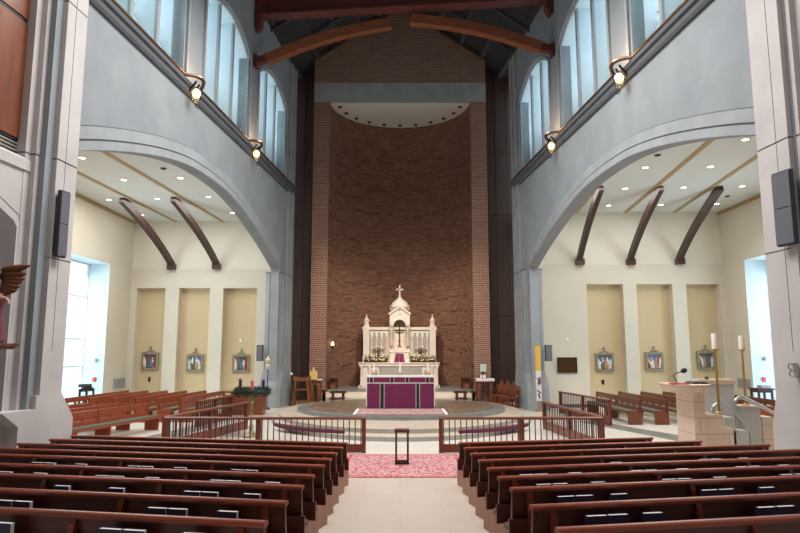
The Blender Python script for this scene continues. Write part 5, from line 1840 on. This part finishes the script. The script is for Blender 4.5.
for a, b, mt, nm in ((zb, zb + (zt - zb) * 0.54, 'banner_w', 'white_cloth'), (zb + (zt - zb) * 0.54, zt, 'banner_y', 'gold_cloth')):
    mb = MB().prism(prof + [(p[0], p[1] + 0.012) for p in prof[::-1]], flat, a, b)
    mb.build(nm, M[mt], t, o_)
hgt = zt - zb
mb = MB()
mb.tube([(x - 0.05, Yp - 0.03, zb + hgt * 0.42), (x + 0.02, Yp - 0.03, zb + hgt * 0.38), (x - 0.02, Yp - 0.03, zb + hgt * 0.3)], 0.035, 6)
mb.build('dark_figure', M['banner_b'], t, o_, smooth=40)
mb = MB().tube([(x + 0.06, Yp - 0.03, zb + hgt * 0.44), (x + 0.06, Yp - 0.03, zb + hgt * 0.3)], 0.025, 6)
mb.build('red_stripe', M['banner_r'], t, o_, smooth=40)
mb = MB().tube([(x - 0.08, Yp - 0.03, zb + hgt * 0.2), (x + 0.06, Yp - 0.03, zb + hgt * 0.15), (x - 0.04, Yp - 0.03, zb + hgt * 0.1), (x + 0.06, Yp - 0.03, zb + hgt * 0.05)], 0.025, 6)
mb.build('zigzag', M['banner_b'], t, o_, smooth=40)

# apse wall sconce
x, z = ony(332.5, 344, 31.3).x, ony(332.5, 344, 31.3).z
an = math.acos(x / RI)
yw = YA + 0.2 + RI * math.sin(an)
x, z = ony(332.5, 344, yw).x, ony(332.5, 344, yw).z
t = thing('wall_sconce', 'lit candle-style sconce on the brick apse wall, left of the high altar', 'wall lamp', (x, yw, z))
o_ = t.location
mb = MB().cbox((x, yw - 0.02, z - 0.1), (0.1, 0.06, 0.22))
mb.tube([(x, yw - 0.04, z - 0.12), (x + 0.02, yw - 0.14, z - 0.2), (x + 0.04, yw - 0.24, z - 0.1)], 0.018, 6)
mb.lathe([(0, 0), (0.06, 0), (0.06, 0.02), (0, 0.02)], (x + 0.04, yw - 0.24, z - 0.1), 10)
mb.build('bracket', M['bronze_dark'], t, o_, smooth=40)
MB().lathe([(0, 0.02), (0.035, 0.02), (0.05, 0.1), (0.03, 0.18), (0, 0.22)], (x + 0.04, yw - 0.24, z - 0.1), 10).build('bulb', M['flame'], t, o_, smooth=50)

# ================================================================== CLERESTORY LAMPS AND PIPE
for side, ms in ((-1, (10.6, 4.9)), (1, (11.66, 5.83))):
    nm = 'left' if side < 0 else 'right'
    s0 = SH(side)
    path = []
    m = -1.4 + SH(side, 1.2)
    while m < 16.3 + s0:
        bulge = 0
        for c_ in ms:
            bulge = max(bulge, 0.3 * max(0, 1 - ((m - c_) / 0.55) ** 2))
        path.append(W(side, m, 0.13 + bulge, 10.44 + 0.25 * bulge))
        m += 0.1
    tag(MB().tube(path, 0.055, 8).build('wall_pipe', M['bronze'], smooth=50), 'bronze pipe running along the clerestory sill, %s nave wall' % nm, 'pipe')
    for k, c_ in enumerate(ms):
        b = W(side, c_, 0.26, 10.1)
        t = thing('wall_lamp', 'lit glass wall lamp under the clerestory pipe, %s wall, %s' % (nm, ('closer to the camera', 'closer to the chancel')[k]), 'wall lamp', b, 0, 'lamps below the clerestory')
        o_ = t.location
        n = W(side, 0, 1, 0) - W(side, 0, 0, 0)
        mb = MB().tube([W(side, c_ - 0.12, 0.08, 10.1), W(side, c_ - 0.12, 0.3, 10.42)], 0.03, 6)
        mb.tube([W(side, c_ + 0.12, 0.08, 10.1), W(side, c_ + 0.12, 0.3, 10.42)], 0.03, 6)
        mb.build('bracket', M['blackmetal'], t, o_)
        MB().lathe([(0.0, 0.12), (0.06, 0.12), (0.13, 0.02), (0.10, -0.1), (0.05, -0.15), (0, -0.15)], b, 14).build('lit_bowl', M['lamp_on'], t, o_, smooth=50)
        gs = MB().lathe([(0.16, 0.06), (0.17, 0.06), (0.15, -0.16), (0.08, -0.28), (0.07, -0.27), (0.14, -0.16)], b, 14).build('glass_shade', M['lampglass'], t, o_, smooth=50)
        mb = MB().tube([b + Vector((0, 0, -0.33)), b + Vector((0, 0, -0.42)), b + n * 0.06 + Vector((0, 0, -0.47)), b + n * 0.12 + Vector((0, 0, -0.44))], 0.014, 6)
        mb.build('hook', M['blackmetal'], gs, o_)

# ================================================================== LOUDSPEAKERS
def column_speaker(pts, label, thick=0.2):
    """pts: four corners (top far, top near, bottom near, bottom far) of the front face; thick inward dir"""
    c = (pts[0] + pts[1] + pts[2] + pts[3]) / 4
    t = thing('column_loudspeaker', label, 'loudspeaker', pts[3].lerp(pts[2], 0.5))
    o = t.location
    n = (pts[1] - pts[0]).cross(pts[3] - pts[0]).normalized()
    if n.x * c.x > 0:
        n = -n
    back = [p - n * thick for p in pts]
    MB().loft([back, [p - n * 0.02 for p in pts]]).build('case', M['grillside'], t, o)
    inn = []
    for p in pts:
        q = p.lerp(c, 0.04)
        inn.append(q)
    half = lambda a, b: a.lerp(b, 0.5)
    lm, rm = half(inn[0], inn[3]), half(inn[1], inn[2])
    MB().loft([[inn[0] - n * .02, inn[1] - n * .02, rm - n * .02, lm - n * .02], [inn[0], inn[1], rm + Vector((0, 0, .01)), lm + Vector((0, 0, .01))]]).build('upper_grille', M['grill'], t, o)
    MB().loft([[lm - n * .02, rm - n * .02, inn[2] - n * .02, inn[3] - n * .02], [lm - Vector((0, 0, .01)), rm - Vector((0, 0, .01)), inn[2], inn[3]]]).build('lower_grille', M['grill'], t, o)
    mb = MB().bar(c - n * thick + Vector((0, 0, pts[3].z - c.z + 0.1)), c - n * (thick + 0.15) + Vector((0, 0, pts[3].z - c.z + 0.02)), 0.06, 0.06)
    mb.build('bracket', M['blackmetal'], t, o)
    return t


def sp(side, m, o, z):
    return W(side, m - 0.75, o - 0.5, z)


zt, zb = 5.68, 4.38
column_speaker([W(-1, 16.2, 0.27, zt), W(-1, 16.43, 0.24, zt), W(-1, 16.43, 0.24, zb), W(-1, 16.2, 0.27, zb)], 'tall grey column loudspeaker on the left near pier, beside the arch', 0.1)
column_speaker([W(1, 17.42, 0.27, zt + .02), W(1, 17.8, 0.22, zt + .02), W(1, 17.8, 0.22, zb + .02), W(1, 17.42, 0.27, zb + .02)], 'tall grey column loudspeaker on the right near pier, beside the arch', 0.1)
for side, m0, lb in ((-1, 0.44, 'small grey loudspeaker on the left far pier, above the gilt staff'), (1, 1.60, 'small grey loudspeaker on the right far pier, beside the banner')):
    a, b = W(side, m0, -0.62, 0), W(side, m0, -0.86, 0)
    if side < 0:
        zt_, zb_ = ony(271, 345, a.y).z, ony(271, 361, a.y).z
    else:
        zt_, zb_ = ony(544, 345, a.y).z, ony(544, 361, a.y).z
    t = thing('pier_loudspeaker', lb, 'loudspeaker', (a.x, a.y, zb_))
    mb = MB()
    mb.loft([[W(side, m0, -0.6, z), W(side, m0, -0.88, z), W(side, m0 + 0.14, -0.88, z), W(side, m0 + 0.14, -0.6, z)] for z in (zb_, zt_)])
    mb.build('case', M['grillside'], t, t.location)
    mb = MB()
    mb.loft([[W(side, m0 + 0.14, -0.62, z), W(side, m0 + 0.14, -0.86, z), W(side, m0 + 0.155, -0.86, z), W(side, m0 + 0.155, -0.62, z)] for z in (zb_ + .02, zt_ - .02)])
    mb.build('grille', M['grill'], t, t.location)

# small hooks on the right near pier
c0 = W(1, 17.9 - 0.75 + 0.0, 0.13, 0)
for k, (px, py) in enumerate(((795, 367), (796.5, 374))):
    r = Vector(ray(px, py))
    n = W(1, 0, 1, 0) - W(1, 0, 0, 0)
    P0 = W(1, 17.3, 0.14, 0)
    kk = (P0 - Vector((0, 0, EZ))).xy.dot(n.xy) / r.xy.dot(n.xy)
    p = Vector((0, 0, EZ)) + r * kk
    t = thing('wall_bracket', 'small steel bracket on the right near pier, %s one' % ('upper' if k == 0 else 'lower'), 'bracket', p)
    MB().cbox(p, (0.05, 0.08, 0.14)).build('plate', M['steel'], t, p, bevel=0.01)
    MB().tube([p + Vector((-0.02, 0, 0.04)), p + Vector((-0.1, 0, 0.05)), p + Vector((-0.12, 0, -0.02)), p + Vector((-0.06, 0, -0.05))], 0.013, 6).build('hook', M['steel'], t, p)

# ================================================================== AMBO (reading desk) with steps, handrails and tall candle stands
YM = 14.6
g = lambda px, py, Y=YM: ony(px, py, Y)
A0 = g(676, 392)
bxl, bxr = g(677, 400, YM + 0.85).x, g(704.6, 400).x
t = thing('reading_desk', 'tall pale limestone reading desk with curved top, right of the nave pews', 'ambo', ((bxl + bxr) / 2, YM + 0.5, 0))
o_ = t.location
ztop = g(690, 391.5).z
MB().box(bxl, bxr, YM, YM + 0.9, 0, ztop).build('body', M['ambo'], t, o_)
sx0, sx1 = g(664.5, 386, YM + 0.55).x, g(708.5, 386, YM + 0.1).x
zs0, zs1 = g(690, 391.8).z, g(690, 384.5).z
pl = []
for i in range(17):
    an = PI + PI * i / 16
    pl.append(((sx0 + sx1) / 2 + (sx1 - sx0) / 2 * math.cos(an), YM + 0.05 + 0.35 * math.sin(an)))
pl += [(sx1, YM + 0.9), (sx0, YM + 0.9)]
rings = []
cxm = (sx0 + sx1) / 2
for sc, z in ((0.78, zs0 + 0.0), (0.97, zs0 + 0.10), (1.0, zs1 - 0.02), (1.0, zs1)):
    rings.append([(cxm + (x - cxm) * sc, YM + 0.5 + (y - YM - 0.5) * (0.8 + 0.2 * sc), z) for x, y in pl])
MB().loft(rings).build('desk_top', M['ambo'], t, o_, smooth=35)
# stepped side blocks
b1x = g(724, 420).x
z1 = g(715, 415.3).z
MB().box(bxr, b1x, YM + 0.02, YM + 0.9, 0, z1).build('side_block', M['ambo'], t, o_)
b2x = g(734, 430).x
z2 = g(729, 428.5).z
MB().box(b1x, b2x, YM + 0.04, YM + 0.9, 0, z2).build('side_block', M['ambo'], t, o_)
# grey panel wall behind with white cap
YP = YM + 1.7
px0, px1 = ony(700, 390, YP).x, ony(734, 390, YP).x
zp = ony(715, 384, YP).z
MB().box(px0, px1, YP, YP + 0.25, 0, zp).build('rear_panel', M['ambo_grey'], t, o_)
zc_ = ony(715, 379.3, YP).z
MB().box(px0 - 0.05, px1 + 0.04, YP - 0.04, YP + 0.3, zp, zc_).build('rear_cap', M['ambo'], t, o_)
for k, (pxa, pxb, pya) in enumerate(((724, 735, 417.5), (733, 748, 431))):
    Ys = YM + 0.95 + 0.0 * k
    xa, xb = ony(pxa, 420, Ys).x, ony(pxb, 420, Ys).x
    MB().box(xa, xb, Ys, YP - 0.01, 0, ony(pxa, pya, Ys).z).build('step', M['ambo_grey'], t, o_)
Yq = YM + 1.75
qx0, qx1 = ony(735.5, 420, Yq).x, ony(761, 420, Yq).x
zq = ony(748, 407.5, Yq).z
MB().box(qx0, qx1, Yq, Yq + 0.5, 0, zq).build('side_wall', M['ambo_grey'], t, o_)
MB().box(qx0 - 0.02, qx1 + 0.02, Yq - 0.03, Yq + 0.53, zq, zq + 0.04).build('side_cap', M['ambo'], t, o_)
rx1 = ony(773, 420, Yq).x
zr_ = ony(766, 417, Yq).z
MB().box(qx1 + 0.02, rx1, Yq - 0.02, Yq + 0.5, 0, zr_).build('side_block', M['ambo'], t, o_)
# handrails
Yh = YM + 0.97
path = [g(713, 415, Yh), g(712.6, 410, Yh), g(714.5, 405.8, Yh), g(718.5, 404.2, Yh), g(724, 406.2, Yh), g(733, 412, Yh), g(742, 420, Yh), g(748.5, 428, Yh), g(751.3, 435, Yh), g(751.5, 444, Yh)]
path = [Vector(p) for p in spline([tuple(p) for p in path], 4)]
path[-1].z = 0.0
tag(MB().tube(path + [Vector((path[-1].x, path[-1].y, 0.0))], 0.045, 8).build('handrail', M['steel'], smooth=60), 'curved steel handrail in front, descending from the reading desk steps', 'handrail')
Yh = Yq - 0.12
path = [g(735.5, 409, Yh), g(734.6, 403, Yh), g(736.5, 399.2, Yh), g(741, 397.5, Yh), g(748, 399.8, Yh), g(757, 404.3, Yh), g(766, 409, Yh), g(774, 413.5, Yh), g(779, 416, Yh), g(781, 420, Yh)]
path = [Vector(p) for p in spline([tuple(p) for p in path], 4)]
path.append(Vector((path[-1].x, path[-1].y, 0)))
path.insert(0, Vector((path[0].x, path[0].y, 0)))
tag(MB().tube(path, 0.045, 8).build('handrail', M['steel'], smooth=60), 'curved steel handrail behind, beside the grey stone block of the reading desk', 'handrail')
# microphone and book on the desk
t = thing('gooseneck_microphone', 'black gooseneck microphone bending up from the reading desk', 'microphone', g(676.5, 384, YM + 0.3))
o_ = t.location
zd = zs1
p0 = g(677, 383, YM + 0.3)
p0.z = zd + 0.001
path = [p0, g(675, 379, YM + 0.3), g(673.6, 375.5, YM + 0.3), g(676, 373.5, YM + 0.3), g(682, 371.3, YM + 0.3)]
MB().tube([Vector(p) for p in spline([tuple(p) for p in path], 4)], 0.011, 6).build('gooseneck', M['blackmetal'], t, o_, smooth=60)
a, b = g(681, 371.8, YM + 0.3), g(686.5, 369.5, YM + 0.3)
d_ = b - a
MB().tube([a, a + d_ * 0.25, a + d_ * 0.7, b], [0.02, 0.055, 0.06, 0.03], 10).build('windscreen', M['blackmetal'], t, o_, smooth=60)
MB().lathe([(0, 0), (0.06, 0), (0.05, 0.03), (0, 0.03)], p0, 12).build('base', M['blackmetal'], t, o_)
x0, x1 = g(688, 384, YM + 0.4).x, g(703, 384, YM + 0.4).x
t = thing('lectern_book', 'open dark bound book lying on the reading desk', 'book', ((x0 + x1) / 2, YM + 0.35, zd + 0.001))
o_ = t.location
MB().box(x0, x1, YM + 0.15, YM + 0.6, zd + 0.001, zd + 0.02).build('cover', M['blackmetal'], t, o_)
xm = (x0 + x1) / 2
mb = MB().prism([(x0 + 0.01, 0.02), (xm, 0.02), (xm, 0.035), (xm - 0.08, 0.06), (x0 + 0.01, 0.03)], lambda a, b, tt: (a, tt, zd + b), YM + 0.17, YM + 0.58)
mb.prism([(xm + 0.002, 0.02), (x1 - 0.01, 0.02), (x1 - 0.01, 0.03), (xm + 0.08, 0.06), (xm + 0.002, 0.035)], lambda a, b, tt: (a, tt, zd + b), YM + 0.17, YM + 0.58)
mb.build('pages', M['grillside'], t, o_)
x0, x1 = g(669, 384, YM + 0.2).x, g(684, 384, YM + 0.2).x
mb = MB().prism([(x0, YM - 0.02), (x1, YM - 0.08), (x1, YM + 0.2), (x0, YM + 0.22)], flat, zd + 0.001, zd + 0.03)
tag(mb.build('folder', M['red']), 'red folder lying beneath the gooseneck microphone on the desk', 'folder')
x, z = ony(706.8, 378.7, YP + 0.1).x, zc_
tag(MB().lathe([(0, 0), (.05, 0), (.04, .05), (.02, .07), (0, .07)], (x, YP + 0.1, z), 10).build('switch_knob', M['blackmetal'], smooth=50), 'tiny black knob on the pale cap behind the reading desk', 'knob')
for k, (pxb, pyb, pxt, pyt, pya, Yk, nm) in enumerate(((719.5, 415.3, 717.4, 349, 333.6, YM + 0.45, 'in front, nearer the reading desk'), (746, 407, 743.4, 349.5, 335.8, Yq + 0.25, 'behind, on the grey stone block'))):
    pb = g(pxb, pyb, Yk)
    zb = z1 if k == 0 else zq + 0.04
    pb.z = zb
    pt, pa = g(pxt, pyt, Yk), g(pxt, pya, Yk)
    pt.x = pb.x * 0.4 + pt.x * 0.6
    pt.x = pb.x - 0.02
    t = thing('candle_stand', 'tall brass pole stand with thick white candle, ' + nm, 'candle stand', pb, 0, 'tall candle stands by the reading desk')
    o_ = t.location
    MB().lathe([(0, 0), (0.11, 0), (0.1, 0.02), (0.03, 0.05), (0.026, pt.z - zb - 0.06), (0.05, pt.z - zb - 0.03), (0.09, pt.z - zb - 0.01), (0.09, pt.z - zb), (0, pt.z - zb)], pb, 14).build('pole', M['brass'], t, o_, smooth=40)
    MB().lathe([(0, pt.z - zb), (0.07, pt.z - zb), (0.07, pa.z - zb - 0.02), (0.055, pa.z - zb), (0, pa.z - zb)], pb, 16).build('candle', M['wax'], t, o_, smooth=40)

# ---- tables near the side windows
c = onz(766, 408, 0.0)
yT = 25.2
x0, x1 = ony(757.5, 388, yT).x, ony(775, 388, yT).x
x1 = min(x1, 15.1)
z1 = ony(766, 388.5, yT).z
table(x0, x1, yT, yT + 0.7, 0, z1, 'dark wooden table standing before the bright right side window', 'dark_wood', 0.07)
xb = ony(758, 386, yT + 0.3).x
tag(MB().cbox((xb + 0.25, yT + 0.3, z1 + 0.06), (0.42, 0.3, 0.12)).build('small_box', M['gilt'], bevel=0.01), 'small pale lilac box on the dark table by the right window', 'box')
yT = 25.0
x0, x1 = ony(84, 388, yT).x, ony(98.5, 388, yT).x
x0 = max(x0, -13.3)
x1 = min(x1, -12.55)
z1 = ony(90, 387.5, yT).z
table(x0, x1, yT, yT + 0.7, 0, z1, 'dark low table standing before the bright left side window', 'blackmetal', 0.06)
tag(MB().cbox(((x0 + x1) / 2 - 0.05, yT + 0.3, z1 + 0.06), (0.4, 0.3, 0.12)).build('small_box', M['grillside'], bevel=0.01), 'small dark box on the low table by the left window', 'box')

# ================================================================== ANGEL STATUE at the left edge
SX, SY = -6.72, 10.15
c = Vector((SX, SY, 1.75))
p = ony(10, 346, SY)
t = thing('statue_bracket', 'brown wooden ledge under the carved angel at the far left edge', 'shelf', (SX - 0.1, SY, 2.55))
o_ = t.location
zl = ony(8, 345.5, SY).z
xr_ = ony(17.3, 346, SY + 0.3).x
MB().prism([(SX - 0.33, -0.06), (xr_ - 0.1, -0.06), (xr_, 0.0), (xr_, 0.035), (SX - 0.33, 0.035)], lambda a, b, tt: (a, tt, zl + b), SY - 0.3, SY + 0.35).build('ledge', M['wing'], t, o_)
MB().prism([(SX - 0.33, -0.06), (SX - 0.05, -0.06), (SX - 0.2, -0.5), (SX - 0.33, -0.7)], lambda a, b, tt: (a, tt, zl + b), SY - 0.08, SY + 0.1).build('corbel', M['dark_wood'], t, o_)
t = thing('angel_statue', 'carved angel statue with bronze-brown raised wing, cut by the left edge of the view', 'statue', (SX, SY, zl + 0.036))
o_ = t.location
z0 = zl + 0.036
# body: robed figure as one lofted surface with head
prof = [(0.02, 0.0), (0.23, 0.0), (0.25, 0.06), (0.21, 0.3), (0.17, 0.55), (0.15, 0.72), (0.18, 0.9), (0.2, 1.0), (0.17, 1.08), (0.08, 1.13), (0.06, 1.17), (0.085, 1.22), (0.1, 1.29), (0.09, 1.36), (0.05, 1.41), (0.0, 1.42)]
H = ony(0, 285, SY).z - z0 + 0.12
k_ = H / 1.42
rings = []
for r, z in prof:
    rings.append([(SX + 0.14 + r * k_ * math.cos(2 * PI * i / 20) * (1 + 0.06 * math.sin(6 * 2 * PI * i / 20) * (z < 0.8)), SY + r * k_ * 0.8 * math.sin(2 * PI * i / 20), z0 + z * k_) for i in range(20)])
MB().loft(rings).build('body', M['robe'], t, o_, smooth=60)
MB().loft([[(SX + 0.14 + r * k_ * 1.08 * math.cos(a), SY + r * k_ * 0.9 * math.sin(a), z0 + z * k_) for a in [(-1.2 + 2.0 * i / 9) for i in range(10)]] + [(SX + 0.14 + r * k_ * 1.0 * math.cos(a), SY + r * k_ * 0.82 * math.sin(a), z0 + z * k_) for a in [(0.8 - 2.0 * i / 9) for i in range(10)]] for r, z in prof[2:8]]).build('mantle', M['robe_red'], t, o_, smooth=60)
# arm reaching forward with a hand
ah = ony(7, 299, SY - 0.15)
sh_ = Vector((SX + 0.2, SY - 0.05, z0 + 0.98 * k_))
arm_ = MB().tube([sh_, sh_.lerp(ah, 0.5) + Vector((0.03, -0.03, -0.02)), ah], [0.065, 0.055, 0.035], 10).build('arm', M['skin_paint'], t, o_, smooth=60)
for f_ in range(4):
    MB().tube([ah + Vector((0.0, -0.02 + 0.014 * f_, 0)), ah + Vector((0.03, -0.02 + 0.015 * f_, -0.03)), ah + Vector((0.035, -0.02 + 0.015 * f_, -0.07 - 0.008 * (f_ in (1, 2)))), ], [0.011, 0.010, 0.006], 6).build('finger', M['skin_paint'], arm_, o_, smooth=60)
# spread wing: feathers fanned from the shoulder, as one carved piece
root_ = ony(2, 291, SY + 0.1)
tips = [(30.5, 265.3), (26.5, 273.5), (25, 278.5), (22.5, 281.5), (20, 286.5), (17, 290.5), (13, 291.5), (9, 292)]
starts = [(3, 270.5), (4, 275), (4, 279), (4, 282), (4, 285), (3, 287), (2, 289), (1, 291)]
wing_ = MB().tube([ony(-3, 296, SY + 0.2), ony(0, 287, SY + 0.15), ony(3, 276, SY + 0.15), ony(4.5, 270.5, SY + 0.14)], [0.03, 0.09, 0.08, 0.03], 10, flat=0.5).build('wing', M['wing'], t, o_, smooth=60)
for k, (a, b) in enumerate(zip(starts, tips)):
    p = ony(a[0], a[1], SY + 0.12 - 0.012 * k)
    q = ony(b[0], b[1], SY + 0.12 - 0.012 * k)
    mid = p.lerp(q, 0.5) + Vector((0, 0, -0.035))
    pts = [p + (mid - p) * 2 * u * (1 - u) + (q - p) * u * u for u in [i / 10 for i in range(11)]]
    w_ = [0.055, 0.075, 0.082, 0.085, 0.085, 0.08, 0.072, 0.06, 0.045, 0.028, 0.008]
    MB().tube(pts, w_, 8, flat=0.9).build('feather', M['wing'], wing_, o_, smooth=50)
# ================================================================== CAMERA, LIGHT
cam = bpy.data.cameras.new('camera')
co = bpy.data.objects.new('camera', cam)
COL.objects.link(co)
cam.sensor_width = 36
cam.lens = F / 800 * 36
cam.clip_end = 300
co.location = (0, 0, EZ)
co.rotation_euler = (PI / 2 + T, 0, 0)
SC.camera = co

wd = bpy.data.worlds.new('World')
SC.world = wd
wd.use_nodes = True
bg = wd.node_tree.nodes['Background']
bg.inputs[0].default_value = (0.86, 0.95, 1.0, 1)
bg.inputs[1].default_value = 1.15


def area(name, loc, rot, sx, sy, power, col=(1, 1, 1), spread=180):
    l = bpy.data.lights.new(name, 'AREA')
    l.shape = 'RECTANGLE'
    l.size, l.size_y = sx, sy
    l.energy = power
    l.color = col
    l.spread = math.radians(spread)
    o = bpy.data.objects.new(name, l)
    COL.objects.link(o)
    o.location = loc
    o.rotation_euler = rot
    return o


def spot(name, loc, tgt, power, ang=50, blend=0.6, col=(1, 0.9, 0.78), r=0.15):
    l = bpy.data.lights.new(name, 'SPOT')
    l.energy = power
    l.spot_size = math.radians(ang)
    l.spot_blend = blend
    l.color = col
    l.shadow_soft_size = r
    o = bpy.data.objects.new(name, l)
    COL.objects.link(o)
    o.location = loc
    o.rotation_euler = (Vector(tgt) - Vector(loc)).to_track_quat('-Z', 'Y').to_euler()
    return o


def point(name, loc, power, col=(1, 0.85, 0.65), r=0.1):
    l = bpy.data.lights.new(name, 'POINT')
    l.energy = power
    l.color = col
    l.shadow_soft_size = r
    o = bpy.data.objects.new(name, l)
    COL.objects.link(o)
    o.location = loc
    return o


# added fill lights above the view; no such fixtures are known
area('nave_fill', (0, 15.5, 15.2), (0, 0, 0), 5, 8, 1350, (1, 0.96, 0.92), 150)
area('nave_fill', (0, 9, 15.0), (0, 0, 0), 6, 4, 520, (1, 0.96, 0.93), 150)
# daylight at the clerestory openings (just outside the panes)
for side in (-1, 1):
    s0 = SH(side)
    for a, b in ((0.05, 4.05), (5.4, 9.45), (11.0, 15.1)):
        c = W(side, (a + b) / 2 + s0, -1.25, 12.4)
        n = W(side, 0, 1, 0) - W(side, 0, 0, 0)
        o = area('clerestory_daylight', c, (0, 0, 0), 4.0, 3.8, 75, (0.80, 0.94, 1.0))
        o.rotation_euler = (n + Vector((0, 0, -0.25))).to_track_quat('-Z', 'Y').to_euler()
    d = TR[side]
    o = area('side_window_daylight', (d['X'] + side * 1.35, d['yw1'] - 2.6, 3.3), (0, 0, 0), 5.0, 5.2, 260, (0.86, 0.97, 1.0))
    o.rotation_euler = Vector((-side, 0, -0.12)).to_track_quat('-Z', 'Y').to_euler()
    # electric light of the side ceilings
    area('side_ceiling_light', (side * 9.6, d['Y'] - 7, d['zc'] - 0.08), (0, 0, 0), 5.0, 9, 470, (1, 0.98, 0.95))
# warm glow of the clerestory lamps
for side, ms in ((-1, (10.6, 4.9)), (1, (11.66, 5.83))):
    for m_ in ms:
        point('lamp_glow', W(side, m_, 0.55, 10.75), 16, (1, 0.62, 0.34), 0.1)
# chancel spots
spot('altar_spot', (-3.0, 17, 14.5), (0, 24.8, 1.0), 1300, 28)
spot('altar_spot', (3.0, 17, 14.5), (0, 30.5, 2.5), 500, 20)
spot('apse_wash', (0, 19.5, 14.0), (0, 33, 3.0), 1500, 40, 0.9, (1, 0.84, 0.66))
spot('apse_wash', (-3.6, 20, 14.5), (2.6, 31.5, 2.4), 4600, 34, 0.9, (1, 0.86, 0.7))
spot('apse_wash', (3.6, 20, 14.5), (-2.6, 31.5, 2.4), 4600, 34, 0.9, (1, 0.86, 0.7))
SC.view_settings.view_transform = 'Standard'
SC.view_settings.look = 'None'
SC.view_settings.exposure = 0.32
SC.cycles.max_bounces = 8
SC.cycles.diffuse_bounces = 5
SC.cycles.transparent_max_bounces = 12
SC.cycles.sample_clamp_indirect = 6
SC.cycles.use_denoising = True
